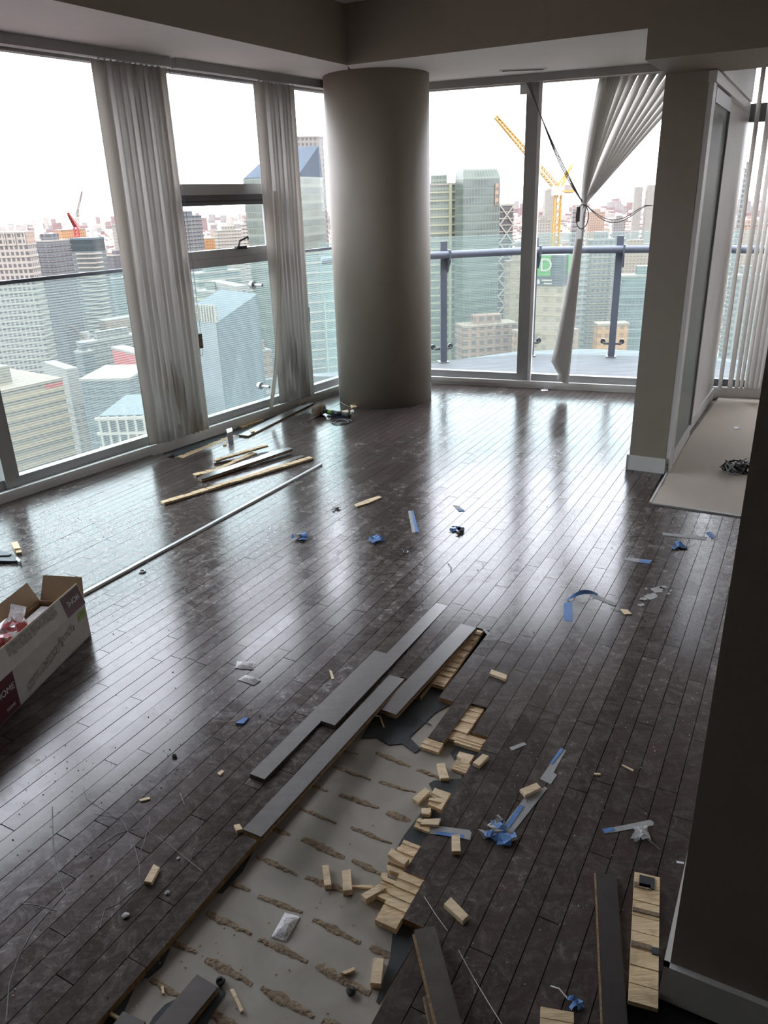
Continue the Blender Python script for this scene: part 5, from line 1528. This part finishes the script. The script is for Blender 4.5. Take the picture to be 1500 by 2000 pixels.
r10, a, bb_, H_, part = T_('teal glass office with white floor lines beside the column', 560, 572, 720, 497, 300, 14, 'teal', pent=False, bands=(3.6, .55, .3, 'band', 34))
part('vertical_fin', MB().box(a * .36, a * .36 + .5, -0.7, 0, 0, H_ - 16), 'band')
# --- far windows
r11, a, bb_, H_, part = T_('green glass tower wing with white floor lines right of the column', 818, 830, 893, 362, 405, 10, 'green', pent=True, bands=(3.75, .75, .35, 'bandg', 40))
part('corner_fin', MB().box(a * .74, a * .74 + 1.4, -0.9, 0, 0, H_ + 1), 'bandg')
r12, a, bb_, H_, part = T_('tall green glass tower with a glazed sloping top', 889, 905, 977, 349, 392, 24, 'greend', roof=None, bands=(3.75, .3, .15, 'greend', 44))
part('glazed_top', MB().face_poly([(0, 0, H_), (a, 0, H_), (a, bb_, H_), (0, bb_, H_)], [(a * .02, bb_ * .1, H_ + 4.0), (a * .93, bb_ * .1, H_ + 4.0), (a * .93, bb_, H_ + 4.6), (a * .02, bb_, H_ + 4.6)]), 'green')
part('red_mark', MB().box(a * .86, a * .95, -0.6, 0, H_ - 12, H_ - 2.5), 'tan')
r13, a, bb_, H_, part = T_('dark tower with white cross bracing right of the green tower', 974, 977, 1003, 402, 520, 15, 'dark', pent=False, bands=(3.9, .6, .5, 'band', 36))
for k in range(8):
    z0_, z1_ = H_ - 11 * k, H_ - 11 * (k + 1)
    part('brace', MB().bar((0, -0.6, z0_), (a, -0.6, z1_), .8), 'band'); part('brace', MB().bar((a, -0.6, z0_), (0, -0.6, z1_), .8), 'band')
T_('plain stone tower left of the window mullion', 986, 990, 1042, 512, 420, 15, 'stone', roof='rooft', bands=(8, .4, .2, 'bandb', 12))
r14, a, bb_, H_, part = T_('beige stone bank tower crowned with a dark sign band', 1030, 1100, 1117, 502, 340, 72, 'stone', roof='sign', pent=False, bands=(8, .35, .2, 'bandb', 14))
part('sign_band', MB().box(-0.6, a + .6, -0.6, bb_ + .6, H_ - 11.5, H_ + .4), 'sign')
sgn = part('green_sign', MB().box(-1.0, -0.5, bb_ * .31, bb_ * .31 + 8.4, H_ - 7.6, H_ + 0.6), 'signg')
part('green_sign', MB().box(a * .35, a * .75, -1.0, -0.5, H_ - 7.2, H_ + 0.4), 'signg')
def wtext(txt, size, root_, pos, xdir, mat, name='lettering'):
    cu = bpy.data.curves.new('txt', 'FONT'); cu.body = txt; cu.size = size; cu.align_x = 'CENTER'; cu.align_y = 'CENTER'; cu.extrude = 0.1
    to = bpy.data.objects.new('txt', cu); col.objects.link(to)
    me = bpy.data.meshes.new_from_object(to.evaluated_get(bpy.context.evaluated_depsgraph_get()))
    bpy.data.objects.remove(to); bpy.data.curves.remove(cu)
    me.transform(frame(pos, xdir, (0, 0, 1))); me.materials.clear(); me.materials.append(MC[mat])
    ob = bpy.data.objects.new(name, me); col.objects.link(ob); ob.parent = root_
wtext('TD', 7.4, r14, (-1.15, bb_ * .31 + 4.2, H_ - 3.4), (0, -1, 0), 'signw')
part('round_emblem', MB().tube([(-1.0, bb_ * .31 + 7.6, H_ - 9.9), (-0.5, bb_ * .31 + 7.6, H_ - 9.9)], 1.5, 16), 'signw')
part('emblem_bar', MB().box(-1.1, -1.0, bb_ * .31 + 4.4, bb_ * .31 + 6.6, H_ - 10.9, H_ - 9.0), 'signw')
for k in range(2):
    part('sign_line', MB().box(-1.0, -0.5, bb_ * .31 - 0.8, bb_ * .31 + 3.6 - k, H_ - 9.6 - 1.3 * k, H_ - 9.0 - 1.3 * k), 'signw')
T_('grey-green apartment slab behind the tied blind', 1106, 1112, 1150, 500, 430, 18, 'pale', bands=(3.1, .6, .4, 'slantl', 40))
T_('tall mottled apartment tower right of the tied blind', 1146, 1152, 1200, 470, 460, 18, 'grey', bands=(3.1, .5, .4, 'stone', 44))
T_('slate office with white floor lines at the right of the balcony view', 1208, 1216, 1340, 541, 400, 12, 'teal', pent=True, bands=(3.3, .35, .25, 'slantl', 36))
T_('ochre low building behind the balcony post', 1160, 1168, 1228, 636, 330, 15, 'orange', roof='rooft', pent=False)
T_('beige low block with roof plant at the bottom of the balcony view', 890, 905, 1010, 640, 360, 20, 'brick', roof='rooft', bands=(5, .5, .4, 'rooft', 6))
T_('tan podium below the bank tower', 1000, 1030, 1130, 655, 340, 30, 'tan', roof='rooft')
T_('black and white chequered tower far off', 1117, 1120, 1144, 408, 1150, 12, 'white', bands=(6, 2.5, .5, 'dark', 20))
T_('white mid-rise far behind the yellow crane', 1062, 1066, 1090, 372, 2300, 15, 'pale')
T_('tan slab block far off right of the chequered tower', 1146, 1150, 1182, 415, 1250, 15, 'tan')
T_('pair-topped white slab on the far right horizon', 1262, 1266, 1290, 362, 2600, 15, 'pale', pent=False)
T_('white slab left of the horizon pair', 1238, 1241, 1256, 366, 2600, 15, 'pale', pent=False)
T_('tan office block right of the tied blind', 1205, 1212, 1275, 480, 760, 18, 'tan', roof='rooft')
T_('grey glazed arch-roofed block right of the tied blind', 1196, 1200, 1222, 430, 980, 15, 'grey')
T_('white office cluster block left of the mast', 1046, 1050, 1076, 430, 900, 15, 'pale')
T_('slim pale tower seen through the bedroom window', 1452, 1455, 1466, 330, 620, 15, 'slate', bands=(3.2, .5, .3, 'band', 50))
T_('tan blocks low in the bedroom window', 1440, 1448, 1500, 440, 800, 20, 'tan')
T_('grey tower lower in the bedroom window', 1430, 1440, 1490, 540, 420, 20, 'grey')

# cranes
def lattice(mb, a, b_, w0, w1, n_, t):
    a = Vector(a); b_ = Vector(b_); d = (b_ - a).normalized()
    up = Vector((0, 0, 1)) if abs(d.z) < .9 else Vector((1, 0, 0))
    x = d.cross(up).normalized(); y = x.cross(d)
    prev = None
    for k in range(n_ + 1):
        f = k / n_; c = a.lerp(b_, f); w_ = (w0 + (w1 - w0) * f) / 2
        q = [c + x * (w_ * i) + y * (w_ * j) for i, j in ((-1, -1), (1, -1), (1, 1), (-1, 1))]
        if prev:
            for i in range(4):
                mb.bar(prev[i], q[i], t)
                mb.bar(prev[i], q[(i + 1) % 4], t * .7)
        prev = q
def crane(label, base_px, top_py, D, tip, back, mat, w_=2.6, th=.42, cab=True):
    c = ext(base_px, top_py, D); TOW.append((c.x, c.y, 8))
    root = thing('tower_crane', label, 'crane', Vector((c.x, c.y, GZ)))
    mb = MB(); lattice(mb, (c.x, c.y, GZ), c, w_, w_, 50, th); mb.build('mast', MC[mat], root)
    tp = ext(tip[0], tip[1], D * 0.96); mb = MB(); lattice(mb, c + Vector((0, 0, 2)), tp, w_ * .8, w_ * .4, 26, th * .8); mb.build('jib', MC[mat], root)
    bk = ext(back[0], back[1], D * 1.02); mb = MB(); mb.bar(c + Vector((1, 0, 2)), bk, th * 1.8); mb.bar(c + Vector((-1.5, 0, 3)), bk, th * 1.4)
    mb.build('a_frame', MC[mat], root)
    ct = Vector((bk.x, bk.y, c.z + 1)); MB().bar(c + Vector((0, 0, 1)), ct + Vector((2, 0, 0)), 2.4, 1.0).build('counter_jib', MC[mat], root)
    MB().bar(ct, bk, th * .6).build('pendant', MC[mat], root)
    MB().tube([bk.lerp(tp, f) for f in (0, .5, 1)], .14, 4).build('stay_cable', MC[mat], root)
    MB().box(ct.x - 3.5, ct.x + 1.5, ct.y - 2, ct.y + 2, ct.z - 1.0, ct.z + 3.5).build('counterweight', MC['paleC'], root)
    if cab: MB().box(c.x - 4, c.x + 1.5, c.y - 3.4, c.y - 1, c.z - 1, c.z + 4).build('cab', MC['signw'], root)
    return root
crane('yellow luffing crane seen through the far window', 1090, 378, 470, (968, 228), (1117, 322), 'yellow', 3.4, .6)
crane('second yellow crane mast right behind the window mullion', 1046, 350, 520, (1040, 345), (1049, 345), 'yellow', 3.0, .5, False)
crane('red crane on a building site in the left window', 148, 445, 900, (133, 417), (152, 437), 'redc', 4.0, .9, False)
crane('pale crane against the sky in the left window', 150, 425, 1500, (160, 374), (153, 410), 'paleC', 4.0, .8, False)
crane('small pale red crane low in the left window', 166, 668, 500, (138, 636), (170, 664), 'brick', 1.6, .3, False)

# low city beyond: thousands of roofs, nobody could count them
def city(name, label, n_, d0, d1, mats, hmin, hmax, smin, smax, az0=-33, az1=36, pw=1.6):
    groups = {}
    for k in range(n_):
        D = d0 + (d1 - d0) * cg.random() ** pw
        az = R(cg.uniform(az0, az1)); x, y = D * math.sin(az), D * math.cos(az)
        if D < 3000 and any((x - p) ** 2 + (y - q) ** 2 < (rd + smax * .7) ** 2 for p, q, rd in TOW): continue
        a = R(17) + cg.choice((0, math.pi / 2)); ca, sa = math.cos(a), math.sin(a)
        w0, w1 = cg.uniform(smin, smax), cg.uniform(smin, smax); h = hmin + (hmax - hmin) * cg.random() ** 3
        mb = groups.setdefault(cg.choice(mats), MB())
        mb.prism([(x + ca * i * w0 / 2 - sa * j * w1 / 2, y + sa * i * w0 / 2 + ca * j * w1 / 2) for i, j in ((-1, -1), (1, -1), (1, 1), (-1, 1))], GZ - 1, GZ + h)
    root = bpy.data.objects.new(name, None); col.objects.link(root); tag(root, label, 'city', kind='stuff')
    for k, mb in groups.items():
        o = mb.build('roof_field', k, root, origin=(0, 0, 0)); o['kind'] = 'stuff'
hs = [cplain('house_' + n_, c, tuple(x * .75 for x in c), 0.05, 0.85) for n_, c in (('cream', (0.33, 0.30, 0.26)), ('pink', (0.33, 0.205, 0.18)), ('brick', (0.28, 0.14, 0.115)), ('grey', (0.23, 0.23, 0.235)), ('white', (0.36, 0.355, 0.345)), ('mauve', (0.21, 0.135, 0.14)))]
city('distant_rooftops', 'hazy sea of low roofs and bare trees beyond the towers', 5200, 700, 6500, hs + [hs[5], hs[1], hs[5]], 5, 16, 9, 24)
city('distant_blocks', 'far-off apartment blocks scattered to the horizon', 700, 1100, 8000, [hs[0], hs[4], hs[3], hs[4]], 14, 70, 14, 34)
city('horizon_skyline', 'pale skyline of far suburbs on the horizon', 420, 6000, 12000, [hs[3], hs[4], hs[5]], 25, 120, 30, 80, pw=1.0)
city('near_rooftops', 'rooftops and streets between the near towers', 420, 430, 900, hs, 8, 40, 14, 34)

# winter haze lying over the far city
m, t, b = new_mat('city_haze')
t.nodes.remove(b)
vs = nd(t, 'ShaderNodeVolumeScatter'); sock(vs, 'Color', (0.97, 0.92, 0.93, 1)); sock(vs, 'Density', 1 / 125000.0)
t.links.new(vs.outputs[0], t.nodes['Material Output'].inputs['Volume'])
o = MB().prism([(-9000, 640), (9000, 640), (14000, 15500), (-14000, 15500)], GZ + 0.5, GZ + 420).build('haze', m)
tag(o, 'thin pale haze lying over the far city', 'haze', kind='stuff')
